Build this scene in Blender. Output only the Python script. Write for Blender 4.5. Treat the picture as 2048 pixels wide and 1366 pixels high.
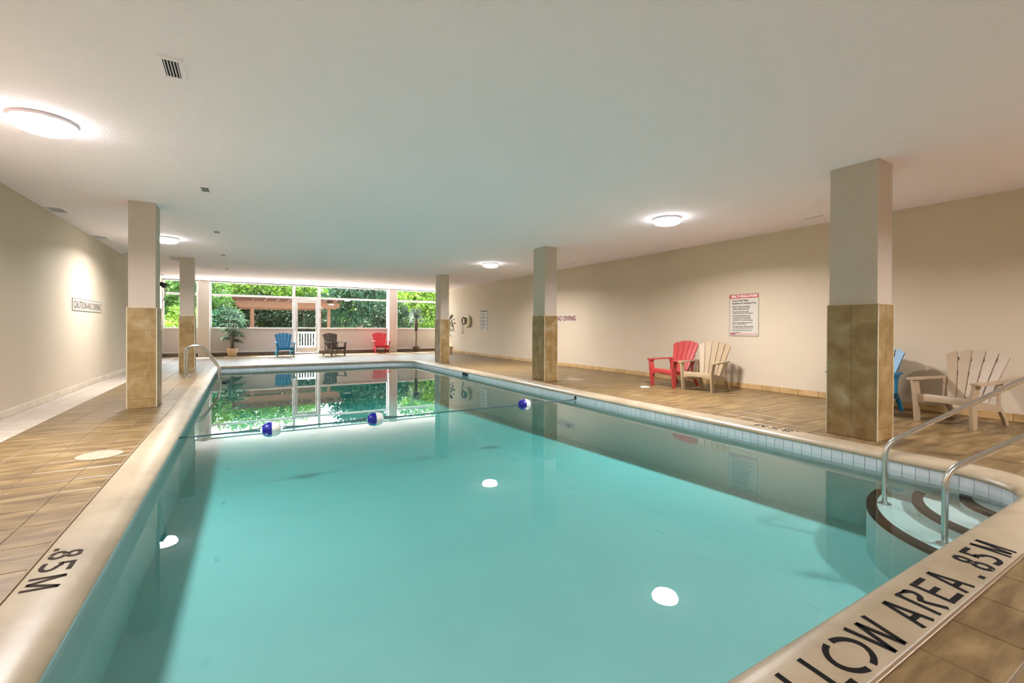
import bpy, math, random
import numpy as np
from mathutils import Vector, Matrix

# ------------------------------------------------------------------ scene, camera, light
for _o in list(bpy.data.objects):
    bpy.data.objects.remove(_o)
SC = bpy.context.scene
COL = SC.collection
random.seed(7)
RNG = np.random.default_rng(11)

CAM_H, FPX, YAW, PITCH, ROLL, PPY = 1.2, 913.84, 0.5327, 0.0055, 0.0041, 659.92   # of a 2048 x 1366 frame
cam_d = bpy.data.cameras.new('camera')
cam_d.sensor_width = 36.0
cam_d.lens = FPX / 2048 * 36.0
cam_d.shift_y = -(683 - PPY) / 2048
cam_d.clip_start = 0.05
cam_d.clip_end = 300
cam = bpy.data.objects.new('camera', cam_d)
COL.objects.link(cam)
_f = Vector((math.sin(YAW) * math.cos(PITCH), math.cos(YAW) * math.cos(PITCH), -math.sin(PITCH)))
_r = Vector((math.cos(YAW), -math.sin(YAW), 0))
_u = _r.cross(_f)
_X = _r * math.cos(ROLL) + _u * math.sin(ROLL)
_Y = _u * math.cos(ROLL) - _r * math.sin(ROLL)
_M = Matrix((_X, _Y, -_f)).transposed().to_4x4()
_M.translation = (0, 0, CAM_H)
cam.matrix_world = _M
SC.camera = cam

world = bpy.data.worlds.new('sky')
SC.world = world
world.use_nodes = True
_bg = world.node_tree.nodes['Background']
_bg.inputs['Color'].default_value = (0.86, 0.93, 1.0, 1)
_bg.inputs['Strength'].default_value = 13.0

sun_d = bpy.data.lights.new('sun', 'SUN')
sun_d.energy = 46.0
sun_d.angle = 0.02
sun_d.color = (1.0, 0.95, 0.86)
sun = bpy.data.objects.new('sun', sun_d)
COL.objects.link(sun)
sun.rotation_euler = Vector((0.25, -0.5, -0.83)).to_track_quat('-Z', 'Y').to_euler()

LAMP_GLOW = 30.0          # what the diffusers show
LAMP_WATTS = 178.0        # what each fixture sheds
SC.view_settings.view_transform = 'Standard'
SC.view_settings.look = 'None'
SC.view_settings.gamma = 1.0
SC.view_settings.use_curve_mapping = False
SC.view_settings.exposure = 0.34
SC.cycles.use_denoising = True
SC.cycles.max_bounces = 12
SC.cycles.diffuse_bounces = 6
SC.cycles.glossy_bounces = 5
SC.cycles.transmission_bounces = 10
SC.cycles.transparent_max_bounces = 24
SC.cycles.sample_clamp_indirect = 6.0
SC.cycles.blur_glossy = 0.6

# ------------------------------------------------------------------ dimensions (metres)
ROOM_H = 3.02
XL, XR, YB, YF = -2.655, 8.65, -3.2, 21.9
TILE_H = 1.4675
SEAM = (-0.89, 5.58, 0.71, 16.42)          # outer edge of the pool coping
RAD = (0.8, 0.75, 1.1, 0.35)               # its corner radii: near-left, near-right, far-right, far-left
WATER_Z = -0.155
PITCH_T = 0.3335                            # floor tile pitch


def project(x, y, z):
    z = z - CAM_H
    r = x * math.cos(YAW) - y * math.sin(YAW)
    d = x * math.sin(YAW) + y * math.cos(YAW)
    if d < 0.05:
        return None
    return 1024 + FPX * r / d, PPY - FPX * z / d, d


# ------------------------------------------------------------------ materials
MATS = {}


def new_mat(name):
    m = bpy.data.materials.new(name)
    m.use_nodes = True
    nt = m.node_tree
    b = nt.nodes['Principled BSDF']
    MATS[name] = m
    return m, nt, b


def srgb(r, g, b):
    f = lambda c: (c / 255 / 12.92) if c <= 10.3 else ((c / 255 + 0.055) / 1.055) ** 2.4
    return (f(r), f(g), f(b), 1)


def plain(name, col, rough=0.5, metal=0.0, spec=0.5, noise=0.0, nscale=8.0, bump=0.0, bscale=40.0, rand=0.0):
    """one colour with procedural variation, relief and (optionally) a per-piece tint"""
    m, nt, b = new_mat(name)
    b.inputs['Roughness'].default_value = rough
    b.inputs['Metallic'].default_value = metal
    b.inputs['Specular IOR Level'].default_value = spec
    tc = nt.nodes.new('ShaderNodeTexCoord')
    if noise > 0 or rand > 0:
        hsv = nt.nodes.new('ShaderNodeHueSaturation')
        hsv.inputs['Color'].default_value = col
        last = None
        if noise > 0:
            n = nt.nodes.new('ShaderNodeTexNoise')
            n.inputs['Scale'].default_value = nscale
            n.inputs['Detail'].default_value = 5
            n.inputs['Roughness'].default_value = 0.6
            nt.links.new(tc.outputs['Object'], n.inputs['Vector'])
            mr = nt.nodes.new('ShaderNodeMapRange')
            mr.inputs['From Min'].default_value = 0.25
            mr.inputs['From Max'].default_value = 0.75
            mr.inputs['To Min'].default_value = 1 - noise
            mr.inputs['To Max'].default_value = 1 + noise
            nt.links.new(n.outputs['Fac'], mr.inputs['Value'])
            last = mr.outputs['Result']
        if rand > 0:
            oi = nt.nodes.new('ShaderNodeObjectInfo')
            geo = nt.nodes.new('ShaderNodeNewGeometry')
            ad = nt.nodes.new('ShaderNodeMath')
            ad.operation = 'ADD'
            nt.links.new(oi.outputs['Random'], ad.inputs[0])
            nt.links.new(geo.outputs['Random Per Island'], ad.inputs[1])
            fr = nt.nodes.new('ShaderNodeMath')
            fr.operation = 'FRACT'
            nt.links.new(ad.outputs[0], fr.inputs[0])
            mr2 = nt.nodes.new('ShaderNodeMapRange')
            mr2.inputs['To Min'].default_value = 1 - rand
            mr2.inputs['To Max'].default_value = 1 + rand
            nt.links.new(fr.outputs[0], mr2.inputs['Value'])
            if last:
                mu = nt.nodes.new('ShaderNodeMath')
                mu.operation = 'MULTIPLY'
                nt.links.new(last, mu.inputs[0])
                nt.links.new(mr2.outputs['Result'], mu.inputs[1])
                last = mu.outputs[0]
            else:
                last = mr2.outputs['Result']
        nt.links.new(last, hsv.inputs['Value'])
        nt.links.new(hsv.outputs['Color'], b.inputs['Base Color'])
    else:
        b.inputs['Base Color'].default_value = col
    if bump > 0:
        n2 = nt.nodes.new('ShaderNodeTexNoise')
        n2.inputs['Scale'].default_value = bscale
        n2.inputs['Detail'].default_value = 4
        nt.links.new(tc.outputs['Object'], n2.inputs['Vector'])
        bp = nt.nodes.new('ShaderNodeBump')
        bp.inputs['Strength'].default_value = bump
        bp.inputs['Distance'].default_value = 0.02
        nt.links.new(n2.outputs['Fac'], bp.inputs['Height'])
        nt.links.new(bp.outputs['Normal'], b.inputs['Normal'])
    return m


def stone(name, stops, rough, scale, rand, stretch=(1, 1, 1), bump=0.15, spec=0.5):
    """mottled ceramic: two noises through a ramp, tinted per piece"""
    m, nt, b = new_mat(name)
    b.inputs['Roughness'].default_value = rough
    b.inputs['Specular IOR Level'].default_value = spec
    geo = nt.nodes.new('ShaderNodeNewGeometry')
    oi = nt.nodes.new('ShaderNodeObjectInfo')
    mp = nt.nodes.new('ShaderNodeMapping')
    mp.inputs['Scale'].default_value = stretch
    nt.links.new(geo.outputs['Position'], mp.inputs['Vector'])
    n = nt.nodes.new('ShaderNodeTexNoise')
    n.inputs['Scale'].default_value = scale
    n.inputs['Detail'].default_value = 7
    n.inputs['Roughness'].default_value = 0.62
    n.inputs['Distortion'].default_value = 0.35
    nt.links.new(mp.outputs['Vector'], n.inputs['Vector'])
    rp = nt.nodes.new('ShaderNodeValToRGB')
    els = rp.color_ramp.elements
    els[0].position, els[0].color = stops[0]
    els[1].position, els[1].color = stops[-1]
    for p, c in stops[1:-1]:
        e = els.new(p)
        e.color = c
    nt.links.new(n.outputs['Fac'], rp.inputs['Fac'])
    ad = nt.nodes.new('ShaderNodeMath')
    nt.links.new(oi.outputs['Random'], ad.inputs[0])
    nt.links.new(geo.outputs['Random Per Island'], ad.inputs[1])
    fr = nt.nodes.new('ShaderNodeMath')
    fr.operation = 'FRACT'
    nt.links.new(ad.outputs[0], fr.inputs[0])
    mr = nt.nodes.new('ShaderNodeMapRange')
    mr.inputs['To Min'].default_value = 1 - rand
    mr.inputs['To Max'].default_value = 1 + rand
    nt.links.new(fr.outputs[0], mr.inputs['Value'])
    hsv = nt.nodes.new('ShaderNodeHueSaturation')
    nt.links.new(rp.outputs['Color'], hsv.inputs['Color'])
    nt.links.new(mr.outputs['Result'], hsv.inputs['Value'])
    nt.links.new(hsv.outputs['Color'], b.inputs['Base Color'])
    bp = nt.nodes.new('ShaderNodeBump')
    bp.inputs['Strength'].default_value = bump
    bp.inputs['Distance'].default_value = 0.01
    nt.links.new(n.outputs['Fac'], bp.inputs['Height'])
    nt.links.new(bp.outputs['Normal'], b.inputs['Normal'])
    return m


plain('wall_paint', srgb(193, 179, 156), 0.75, noise=0.02, nscale=1.2, bump=0.04, bscale=120)
plain('column_paint', srgb(188, 176, 162), 0.7, noise=0.02, nscale=2, bump=0.03, bscale=120)
plain('ceiling_paint', srgb(253, 243, 250), 0.9, noise=0.015, nscale=0.8, bump=0.25, bscale=70)
plain('white_frame', srgb(226, 226, 228), 0.4)
plain('panel_paint', srgb(206, 200, 200), 0.6, noise=0.02, nscale=2)
plain('pilaster_paint', srgb(222, 214, 208), 0.7)
plain('dark_gasket', srgb(38, 40, 42), 0.5)
plain('base_stone', srgb(112, 98, 86), 0.7, noise=0.35, nscale=30)
plain('grout', srgb(120, 104, 84), 0.9, noise=0.1, nscale=20)
plain('column_grout', srgb(196, 180, 146), 0.9)
stone('floor_tile', [(0.32, srgb(80, 60, 33)), (0.5, srgb(108, 86, 51)), (0.66, srgb(134, 113, 76))], 0.4, 3.4, 0.08, (0.7, 3.4, 1), 0.22)
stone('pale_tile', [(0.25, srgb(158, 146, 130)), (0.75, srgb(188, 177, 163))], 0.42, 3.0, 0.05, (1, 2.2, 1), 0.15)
stone('baseboard_tile', [(0.25, srgb(160, 124, 74)), (0.75, srgb(194, 164, 116))], 0.45, 3.5, 0.07)
stone('baseboard_pale', [(0.25, srgb(186, 170, 146)), (0.75, srgb(212, 200, 180))], 0.45, 3.5, 0.05)
stone('column_tile', [(0.28, srgb(112, 86, 46)), (0.45, srgb(136, 109, 63)), (0.58, srgb(150, 127, 86)), (0.74, srgb(172, 158, 130))], 0.42, 4.5, 0.05)
plain('tile_edge', srgb(206, 194, 166), 0.5)
stone('coping_concrete', [(0.3, srgb(136, 122, 98)), (0.7, srgb(164, 150, 126))], 0.38, 2.2, 0.0, (1, 1, 1), 0.12)
plain('joint_strip', srgb(140, 118, 92), 0.35, metal=0.4)
plain('pool_plaster', srgb(164, 171, 168), 0.8, noise=0.04, nscale=1.5)
plain('waterline_tile', srgb(222, 228, 238), 0.2, rand=0.05)
plain('tile_bed', srgb(150, 160, 170), 0.9)
plain('stencil_black', srgb(16, 14, 13), 0.85, spec=0.15)
plain('stencil_worn', srgb(50, 40, 32), 0.85, spec=0.15)
plain('step_black', srgb(14, 12, 11), 0.85, spec=0.1)
plain('steel', srgb(206, 204, 200), 0.2, metal=1.0)
plain('vent_white', srgb(253, 243, 250), 0.45)
plain('vent_dark', srgb(16, 16, 17), 0.8)
plain('blue_plastic', srgb(18, 132, 184), 0.42, bump=0.03)
plain('teal_plastic', srgb(4, 104, 138), 0.42, bump=0.03)
plain('brown_plastic', srgb(74, 62, 56), 0.45, bump=0.03)
plain('red_plastic', srgb(176, 34, 52), 0.42, bump=0.03)
plain('coral_plastic', srgb(166, 58, 54), 0.42, bump=0.03)
plain('tan_plastic', srgb(150, 130, 100), 0.45, bump=0.03)
plain('taupe_plastic', srgb(158, 138, 112), 0.45, bump=0.03)
plain('sign_white', srgb(192, 186, 174), 0.35)
plain('sign_frame', srgb(176, 170, 158), 0.35, metal=0.5)
plain('sign_red', srgb(176, 22, 34), 0.4)
plain('letter_black', srgb(24, 22, 22), 0.5)
plain('letter_maroon', srgb(106, 24, 34), 0.5)
plain('letter_white', srgb(240, 236, 228), 0.5)
plain('letter_brown', srgb(96, 76, 56), 0.5)
plain('float_blue', srgb(18, 22, 132), 0.3)
plain('float_white', srgb(222, 220, 214), 0.35)
plain('rope_grey', srgb(84, 92, 94), 0.8)
plain('rope_dark', srgb(96, 88, 72), 0.9)
plain('ring_cream', srgb(226, 212, 178), 0.5)
plain('black_plastic', srgb(20, 20, 22), 0.45)
plain('light_grey', srgb(206, 206, 206), 0.5)
plain('pot_cream', srgb(232, 206, 172), 0.6, noise=0.08, nscale=12)
plain('basket', srgb(86, 72, 62), 0.9, noise=0.35, nscale=60, bump=0.5, bscale=80)
plain('soil', srgb(44, 36, 30), 0.95)
plain('bark', srgb(92, 84, 74), 0.9, noise=0.3, nscale=10, bump=0.4, bscale=20)
plain('wood', srgb(72, 50, 38), 0.9, spec=0.05, noise=0.18, nscale=6)
plain('wood_dark', srgb(54, 34, 24), 0.9, spec=0.05, noise=0.15, nscale=6)
plain('lawn', srgb(70, 96, 44), 0.95, noise=0.3, nscale=2)
plain('bounce_concrete', srgb(222, 218, 210), 0.9, noise=0.05, nscale=3)  # kept pale so the unseen terrace throws sun into the hall
plain('railing_white', srgb(234, 236, 240), 0.4)
plain('drain_cover', srgb(146, 134, 114), 0.6, noise=0.12, nscale=14)
plain('fabric_cream', srgb(226, 226, 222), 0.5)


def leaf_mat(name, dark, light, trans=0.35, scale=1.2):
    m, nt, b = new_mat(name)
    nt.nodes.remove(b)
    out = nt.nodes['Material Output']
    geo = nt.nodes.new('ShaderNodeNewGeometry')
    n = nt.nodes.new('ShaderNodeTexNoise')
    n.inputs['Scale'].default_value = scale
    n.inputs['Detail'].default_value = 3
    nt.links.new(geo.outputs['Position'], n.inputs['Vector'])
    ad = nt.nodes.new('ShaderNodeMath')
    ad.operation = 'MULTIPLY_ADD'
    nt.links.new(geo.outputs['Random Per Island'], ad.inputs[0])
    ad.inputs[1].default_value = 0.5
    mr = nt.nodes.new('ShaderNodeMapRange')
    mr.inputs['From Min'].default_value = 0.3
    mr.inputs['From Max'].default_value = 0.7
    mr.inputs['To Min'].default_value = -0.1
    mr.inputs['To Max'].default_value = 0.6
    nt.links.new(n.outputs['Fac'], mr.inputs['Value'])
    nt.links.new(mr.outputs['Result'], ad.inputs[2])
    rp = nt.nodes.new('ShaderNodeValToRGB')
    rp.color_ramp.elements[0].color = dark
    rp.color_ramp.elements[1].color = light
    nt.links.new(ad.outputs[0], rp.inputs['Fac'])
    d = nt.nodes.new('ShaderNodeBsdfDiffuse')
    t = nt.nodes.new('ShaderNodeBsdfTranslucent')
    nt.links.new(rp.outputs['Color'], d.inputs['Color'])
    nt.links.new(rp.outputs['Color'], t.inputs['Color'])
    mx = nt.nodes.new('ShaderNodeMixShader')
    mx.inputs['Fac'].default_value = trans
    nt.links.new(d.outputs[0], mx.inputs[1])
    nt.links.new(t.outputs[0], mx.inputs[2])
    gl = nt.nodes.new('ShaderNodeBsdfGlossy')
    gl.inputs['Roughness'].default_value = 0.4
    gl.inputs['Color'].default_value = (1, 1, 1, 1)
    mx2 = nt.nodes.new('ShaderNodeMixShader')
    mx2.inputs['Fac'].default_value = 0.012
    nt.links.new(mx.outputs[0], mx2.inputs[1])
    nt.links.new(gl.outputs[0], mx2.inputs[2])
    nt.links.new(mx2.outputs[0], out.inputs['Surface'])
    return m


leaf_mat('leaf_fresh', srgb(32, 56, 12), srgb(104, 136, 40))
leaf_mat('leaf_mid', srgb(20, 40, 16), srgb(70, 104, 38))
leaf_mat('leaf_dark', srgb(7, 15, 9), srgb(30, 52, 28), 0.25)
leaf_mat('leaf_blue', srgb(10, 28, 20), srgb(46, 78, 54), 0.3)
leaf_mat('leaf_indoor', srgb(34, 54, 44), srgb(104, 128, 104), 0.25, 3)
leaf_mat('leaf_grey', srgb(56, 70, 66), srgb(150, 164, 154), 0.25, 3)


def schlick(nt, f0):
    """reflectance of a thin or flat dielectric surface, the same from both sides"""
    geo = nt.nodes.new('ShaderNodeNewGeometry')
    dot = nt.nodes.new('ShaderNodeVectorMath')
    dot.operation = 'DOT_PRODUCT'
    nt.links.new(geo.outputs['Incoming'], dot.inputs[0])
    nt.links.new(geo.outputs['Normal'], dot.inputs[1])
    ab = nt.nodes.new('ShaderNodeMath')
    ab.operation = 'ABSOLUTE'
    nt.links.new(dot.outputs['Value'], ab.inputs[0])
    om = nt.nodes.new('ShaderNodeMath')
    om.operation = 'SUBTRACT'
    om.inputs[0].default_value = 1.0
    nt.links.new(ab.outputs[0], om.inputs[1])
    pw = nt.nodes.new('ShaderNodeMath')
    pw.operation = 'POWER'
    nt.links.new(om.outputs[0], pw.inputs[0])
    pw.inputs[1].default_value = 4.6
    ma = nt.nodes.new('ShaderNodeMath')
    ma.operation = 'MULTIPLY_ADD'
    nt.links.new(pw.outputs[0], ma.inputs[0])
    ma.inputs[1].default_value = 1.0 - f0
    ma.inputs[2].default_value = f0
    return ma.outputs[0]


def glass_mat():
    m, nt, b = new_mat('window_glass')
    nt.nodes.remove(b)
    out = nt.nodes['Material Output']
    fac = schlick(nt, 0.03)
    t = nt.nodes.new('ShaderNodeBsdfTransparent')
    t.inputs['Color'].default_value = (0.96, 0.98, 0.975, 1)
    g = nt.nodes.new('ShaderNodeBsdfGlossy')
    g.inputs['Roughness'].default_value = 0.0
    mx = nt.nodes.new('ShaderNodeMixShader')
    nt.links.new(fac, mx.inputs['Fac'])
    nt.links.new(t.outputs[0], mx.inputs[1])
    nt.links.new(g.outputs[0], mx.inputs[2])
    nt.links.new(mx.outputs[0], out.inputs['Surface'])


def water_mat():
    """clear water: Fresnel mirror over a see-through surface, colour from absorption in the body of the water"""
    m, nt, b = new_mat('pool_water')
    nt.nodes.remove(b)
    out = nt.nodes['Material Output']
    geo = nt.nodes.new('ShaderNodeNewGeometry')
    n = nt.nodes.new('ShaderNodeTexNoise')
    n.inputs['Scale'].default_value = 1.6
    n.inputs['Detail'].default_value = 2
    nt.links.new(geo.outputs['Position'], n.inputs['Vector'])
    bp = nt.nodes.new('ShaderNodeBump')
    bp.inputs['Strength'].default_value = 0.006
    bp.inputs['Distance'].default_value = 0.01
    nt.links.new(n.outputs['Fac'], bp.inputs['Height'])
    fac = schlick(nt, 0.036)
    t = nt.nodes.new('ShaderNodeBsdfTransparent')
    g = nt.nodes.new('ShaderNodeBsdfGlossy')
    g.inputs['Roughness'].default_value = 0.0
    nt.links.new(bp.outputs['Normal'], g.inputs['Normal'])
    mx = nt.nodes.new('ShaderNodeMixShader')
    nt.links.new(fac, mx.inputs['Fac'])
    nt.links.new(t.outputs[0], mx.inputs[1])
    nt.links.new(g.outputs[0], mx.inputs[2])
    nt.links.new(mx.outputs[0], out.inputs['Surface'])
    va = nt.nodes.new('ShaderNodeVolumeAbsorption')
    va.inputs['Color'].default_value = (0.30, 0.88, 0.87, 1)
    va.inputs['Density'].default_value = 0.68
    nt.links.new(va.outputs[0], out.inputs['Volume'])


def emit_mat(name, col, strength):
    m, nt, b = new_mat(name)
    b.inputs['Base Color'].default_value = (0.9, 0.9, 0.9, 1)
    b.inputs['Emission Color'].default_value = col
    b.inputs['Emission Strength'].default_value = strength


glass_mat()
water_mat()
emit_mat('lamp_glow', (1.0, 0.985, 0.97, 1), LAMP_GLOW)


# ------------------------------------------------------------------ helpers
class MB:
    """collects shapes and links them as one mesh object"""

    def __init__(self):
        self.v, self.f = [], []

    def add(self, vs, fs):
        o = len(self.v)
        self.v += [tuple(p) for p in vs]
        self.f += [tuple(o + i for i in f) for f in fs]
        return self

    def box(self, x0, x1, y0, y1, z0, z1):
        vs = [(x, y, z) for z in (z0, z1) for y in (y0, y1) for x in (x0, x1)]
        return self.add(vs, [(0, 2, 3, 1), (4, 5, 7, 6), (0, 1, 5, 4), (2, 6, 7, 3), (0, 4, 6, 2), (1, 3, 7, 5)])

    def cbox(self, x0, x1, y0, y1, z0, z1, c=0.006):
        """box with chamfered edges"""
        xs, ys, zs = (x0, x1), (y0, y1), (z0, z1)
        vs, idx = [], {}
        for i in range(2):
            for j in range(2):
                for k in range(2):
                    sx, sy, sz = (1, -1)[i] * c, (1, -1)[j] * c, (1, -1)[k] * c
                    for a, p in enumerate(((xs[i], ys[j] + sy, zs[k] + sz), (xs[i] + sx, ys[j], zs[k] + sz), (xs[i] + sx, ys[j] + sy, zs[k]))):
                        idx[i, j, k, a] = len(vs)
                        vs.append(p)
        fs = []
        for i in range(2):
            q = [idx[i, 0, 0, 0], idx[i, 1, 0, 0], idx[i, 1, 1, 0], idx[i, 0, 1, 0]]
            fs.append(q if i else q[::-1])
            q = [idx[0, i, 0, 1], idx[1, i, 0, 1], idx[1, i, 1, 1], idx[0, i, 1, 1]]
            fs.append(q[::-1] if i else q)
            q = [idx[0, 0, i, 2], idx[1, 0, i, 2], idx[1, 1, i, 2], idx[0, 1, i, 2]]
            fs.append(q if i else q[::-1])
        for i in range(2):
            for j in range(2):
                fs.append([idx[i, j, 0, 0], idx[i, j, 1, 0], idx[i, j, 1, 1], idx[i, j, 0, 1]])
                fs.append([idx[i, 0, j, 0], idx[i, 1, j, 0], idx[i, 1, j, 2], idx[i, 0, j, 2]])
                fs.append([idx[0, i, j, 1], idx[1, i, j, 1], idx[1, i, j, 2], idx[0, i, j, 2]])
        for i in range(2):
            for j in range(2):
                for k in range(2):
                    fs.append([idx[i, j, k, 0], idx[i, j, k, 1], idx[i, j, k, 2]])
        return self.add(vs, fs)

    def prism(self, base, off):
        """polygon swept along a vector"""
        n = len(base)
        b = [Vector(p) for p in base]
        off = Vector(off)
        fs = [tuple(range(n))[::-1], tuple(range(n, 2 * n))] + [(i, (i + 1) % n, n + (i + 1) % n, n + i) for i in range(n)]
        return self.add(b + [p + off for p in b], fs)

    def loft(self, rings, closed=True, caps=True):
        n = len(rings[0])
        vs = [p for r in rings for p in r]
        fs = []
        for k in range(len(rings) - 1):
            for i in range(n if closed else n - 1):
                j = (i + 1) % n
                fs.append((k * n + i, k * n + j, (k + 1) * n + j, (k + 1) * n + i))
        if caps:
            fs += [tuple(range(n))[::-1], tuple(range((len(rings) - 1) * n, len(rings) * n))]
        return self.add(vs, fs)

    def tube(self, pts, r, n=10, caps=True):
        pts = [Vector(p) for p in pts]
        rs = r if isinstance(r, (list, tuple)) else [r] * len(pts)
        rings, ref = [], None
        for i, p in enumerate(pts):
            t = (pts[min(i + 1, len(pts) - 1)] - pts[max(i - 1, 0)]).normalized()
            if ref is None:
                ref = Vector((0, 0, 1)) if abs(t.z) < 0.9 else Vector((1, 0, 0))
                a = t.cross(ref).normalized()
            else:
                a = (a - t * a.dot(t)).normalized()
            b = t.cross(a)
            rings.append([p + (a * math.cos(2 * math.pi * k / n) + b * math.sin(2 * math.pi * k / n)) * rs[i] for k in range(n)])
        return self.loft(rings, True, caps)

    def lathe(self, prof, c=(0, 0, 0), n=24, axis='z', close=False):
        rings = []
        for r, h in prof:
            ring = []
            for k in range(n):
                a = 2 * math.pi * k / n
                if axis == 'z':
                    ring.append((c[0] + r * math.cos(a), c[1] + r * math.sin(a), c[2] + h))
                elif axis == 'x':
                    ring.append((c[0] + h, c[1] + r * math.cos(a), c[2] + r * math.sin(a)))
                else:
                    ring.append((c[0] + r * math.cos(a), c[1] + h, c[2] + r * math.sin(a)))
            rings.append(ring)
        if close:
            rings.append(rings[0])
        return self.loft(rings, True, not close)

    def torus(self, c, R, r, axis='x', n=32, m=12, a0=0, a1=2 * math.pi):
        rings = []
        full = abs(a1 - a0 - 2 * math.pi) < 1e-6
        for k in range(n + 1):
            a = a0 + (a1 - a0) * k / n
            ring = []
            for j in range(m):
                b = 2 * math.pi * j / m
                u, w = (R + r * math.cos(b)), r * math.sin(b)
                if axis == 'x':
                    ring.append((c[0] + w, c[1] + u * math.cos(a), c[2] + u * math.sin(a)))
                else:
                    ring.append((c[0] + u * math.cos(a), c[1] + u * math.sin(a), c[2] + w))
            rings.append(ring)
        return self.loft(rings, True, not full)

    def mesh(self, name, mat, smooth=False):
        me = bpy.data.meshes.new(name)
        me.from_pydata(self.v, [], self.f)
        me.validate()
        me.update()
        if mat:
            me.materials.append(MATS[mat])
        if smooth:
            me.polygons.foreach_set('use_smooth', [True] * len(me.polygons))
        return me

    def build(self, name, mat, parent=None, smooth=False, fix=True):
        me = self.mesh(name, mat, smooth)
        if fix:
            import bmesh
            bm = bmesh.new()
            bm.from_mesh(me)
            bmesh.ops.recalc_face_normals(bm, faces=bm.faces)
            bm.to_mesh(me)
            bm.free()
        if smooth:
            me.set_sharp_from_angle(angle=math.radians(42))
        return link(name, me, parent)


def link(name, data, parent=None):
    o = bpy.data.objects.new(name, data)
    COL.objects.link(o)
    if parent:
        o.parent = parent
    return o


def tag(o, label=None, cat=None, group=None, kind=None):
    if label:
        o['label'] = label
    if cat:
        o['category'] = cat
    if group:
        o['group'] = group
    if kind:
        o['kind'] = kind
    return o


def thing(name, label, cat, loc=(0, 0, 0), rz=0.0, group=None, kind=None):
    o = bpy.data.objects.new(name, None)
    COL.objects.link(o)
    o.location = loc
    o.rotation_euler = (0, 0, rz)
    o.empty_display_size = 0.1
    return tag(o, label, cat, group, kind)


def copy_tree(o, parent=None):
    c = o.copy()
    COL.objects.link(c)
    c.parent = parent
    for ch in list(o.children):
        copy_tree(ch, c)
    return c


def text_mesh(txt, size, align='LEFT', bold=0.0, xs=1.0):
    cu = bpy.data.curves.new('t', 'FONT')
    cu.body = txt
    cu.size = size
    cu.align_x = align
    cu.offset = bold
    cu.extrude = 0.0008
    cu.resolution_u = 3
    o = bpy.data.objects.new('t', cu)
    COL.objects.link(o)
    bpy.context.view_layer.update()
    dg = bpy.context.evaluated_depsgraph_get()
    me = bpy.data.meshes.new_from_object(o.evaluated_get(dg))
    bpy.data.objects.remove(o)
    if xs != 1.0:
        me.transform(Matrix.Diagonal((xs, 1, 1, 1)))
    return me


def put_text(name, txt, size, mat, M, parent, align='LEFT', bold=0.0, width=None):
    """lettering at matrix M (x along the line, y up the letters); width stretches the line to that length"""
    me = text_mesh(txt, size, align, bold)
    if width:
        xs = [v.co.x for v in me.vertices]
        w = max(xs) - min(xs)
        me.transform(Matrix.Diagonal((width / w, 1, 1, 1)))
    me.materials.clear()
    me.materials.append(MATS[mat])
    me.transform(M)
    o = link(name, me, parent)
    return o


def fillet(pts, r, n=7):
    """polyline with rounded corners"""
    pts = [Vector(p) for p in pts]
    out = [pts[0]]
    for i in range(1, len(pts) - 1):
        a, b, c = pts[i - 1], pts[i], pts[i + 1]
        rr = r[i - 1] if isinstance(r, (list, tuple)) else r
        d1, d2 = (a - b), (c - b)
        l = min(rr, d1.length * 0.49, d2.length * 0.49)
        p, q = b + d1.normalized() * l, b + d2.normalized() * l
        for k in range(n + 1):
            t = k / n
            out.append(p * (1 - t) ** 2 + b * 2 * t * (1 - t) + q * t * t)
    out.append(pts[-1])
    return out


# ------------------------------------------------------------------ room shell
def outline(d, nseg=9):
    """rounded rectangle of the pool, offset inward by d from the coping's outer edge (counter-clockwise)"""
    x0, x1, y0, y1 = SEAM[0], SEAM[1], SEAM[2], SEAM[3]
    cs = [((x0 + RAD[0], y0 + RAD[0]), RAD[0], math.pi), ((x1 - RAD[1], y0 + RAD[1]), RAD[1], 1.5 * math.pi),
          ((x1 - RAD[2], y1 - RAD[2]), RAD[2], 0.0), ((x0 + RAD[3], y1 - RAD[3]), RAD[3], 0.5 * math.pi)]
    pts = []
    for (cx, cy), r, a in cs:
        for k in range(nseg + 1):
            t = a + 0.5 * math.pi * k / nseg
            pts.append((cx + (r - d) * math.cos(t), cy + (r - d) * math.sin(t)))
    return pts


# floor slab (joint level) around the pool
fb = MB()
ix0, ix1, iy0, iy1 = SEAM[0] + 0.06, SEAM[1] - 0.06, SEAM[2] + 0.06, SEAM[3] - 0.06
fb.box(XL, ix0, YB, YF + 0.2, -0.1, -0.004)
fb.box(ix1, XR, YB, YF + 0.2, -0.1, -0.004)
fb.box(ix0, ix1, YB, iy0, -0.1, -0.004)
fb.box(ix0, ix1, iy1, YF + 0.2, -0.1, -0.004)
_ol = outline(0.06)
for ci, corner in enumerate(((ix0, iy0), (ix1, iy0), (ix1, iy1), (ix0, iy1))):
    arc = _ol[ci * 10:(ci + 1) * 10]
    for a, b in zip(arc[:-1], arc[1:]):
        fb.prism([(corner[0], corner[1], -0.1), (a[0], a[1], -0.1), (b[0], b[1], -0.1)], (0, 0, 0.096))
floor = fb.build('floor', 'grout')
tag(floor, 'tan ceramic tiled pool deck around the water', 'floor', kind='structure')

# tiles
_seam_poly = np.array(outline(0.0, 9))


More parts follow.
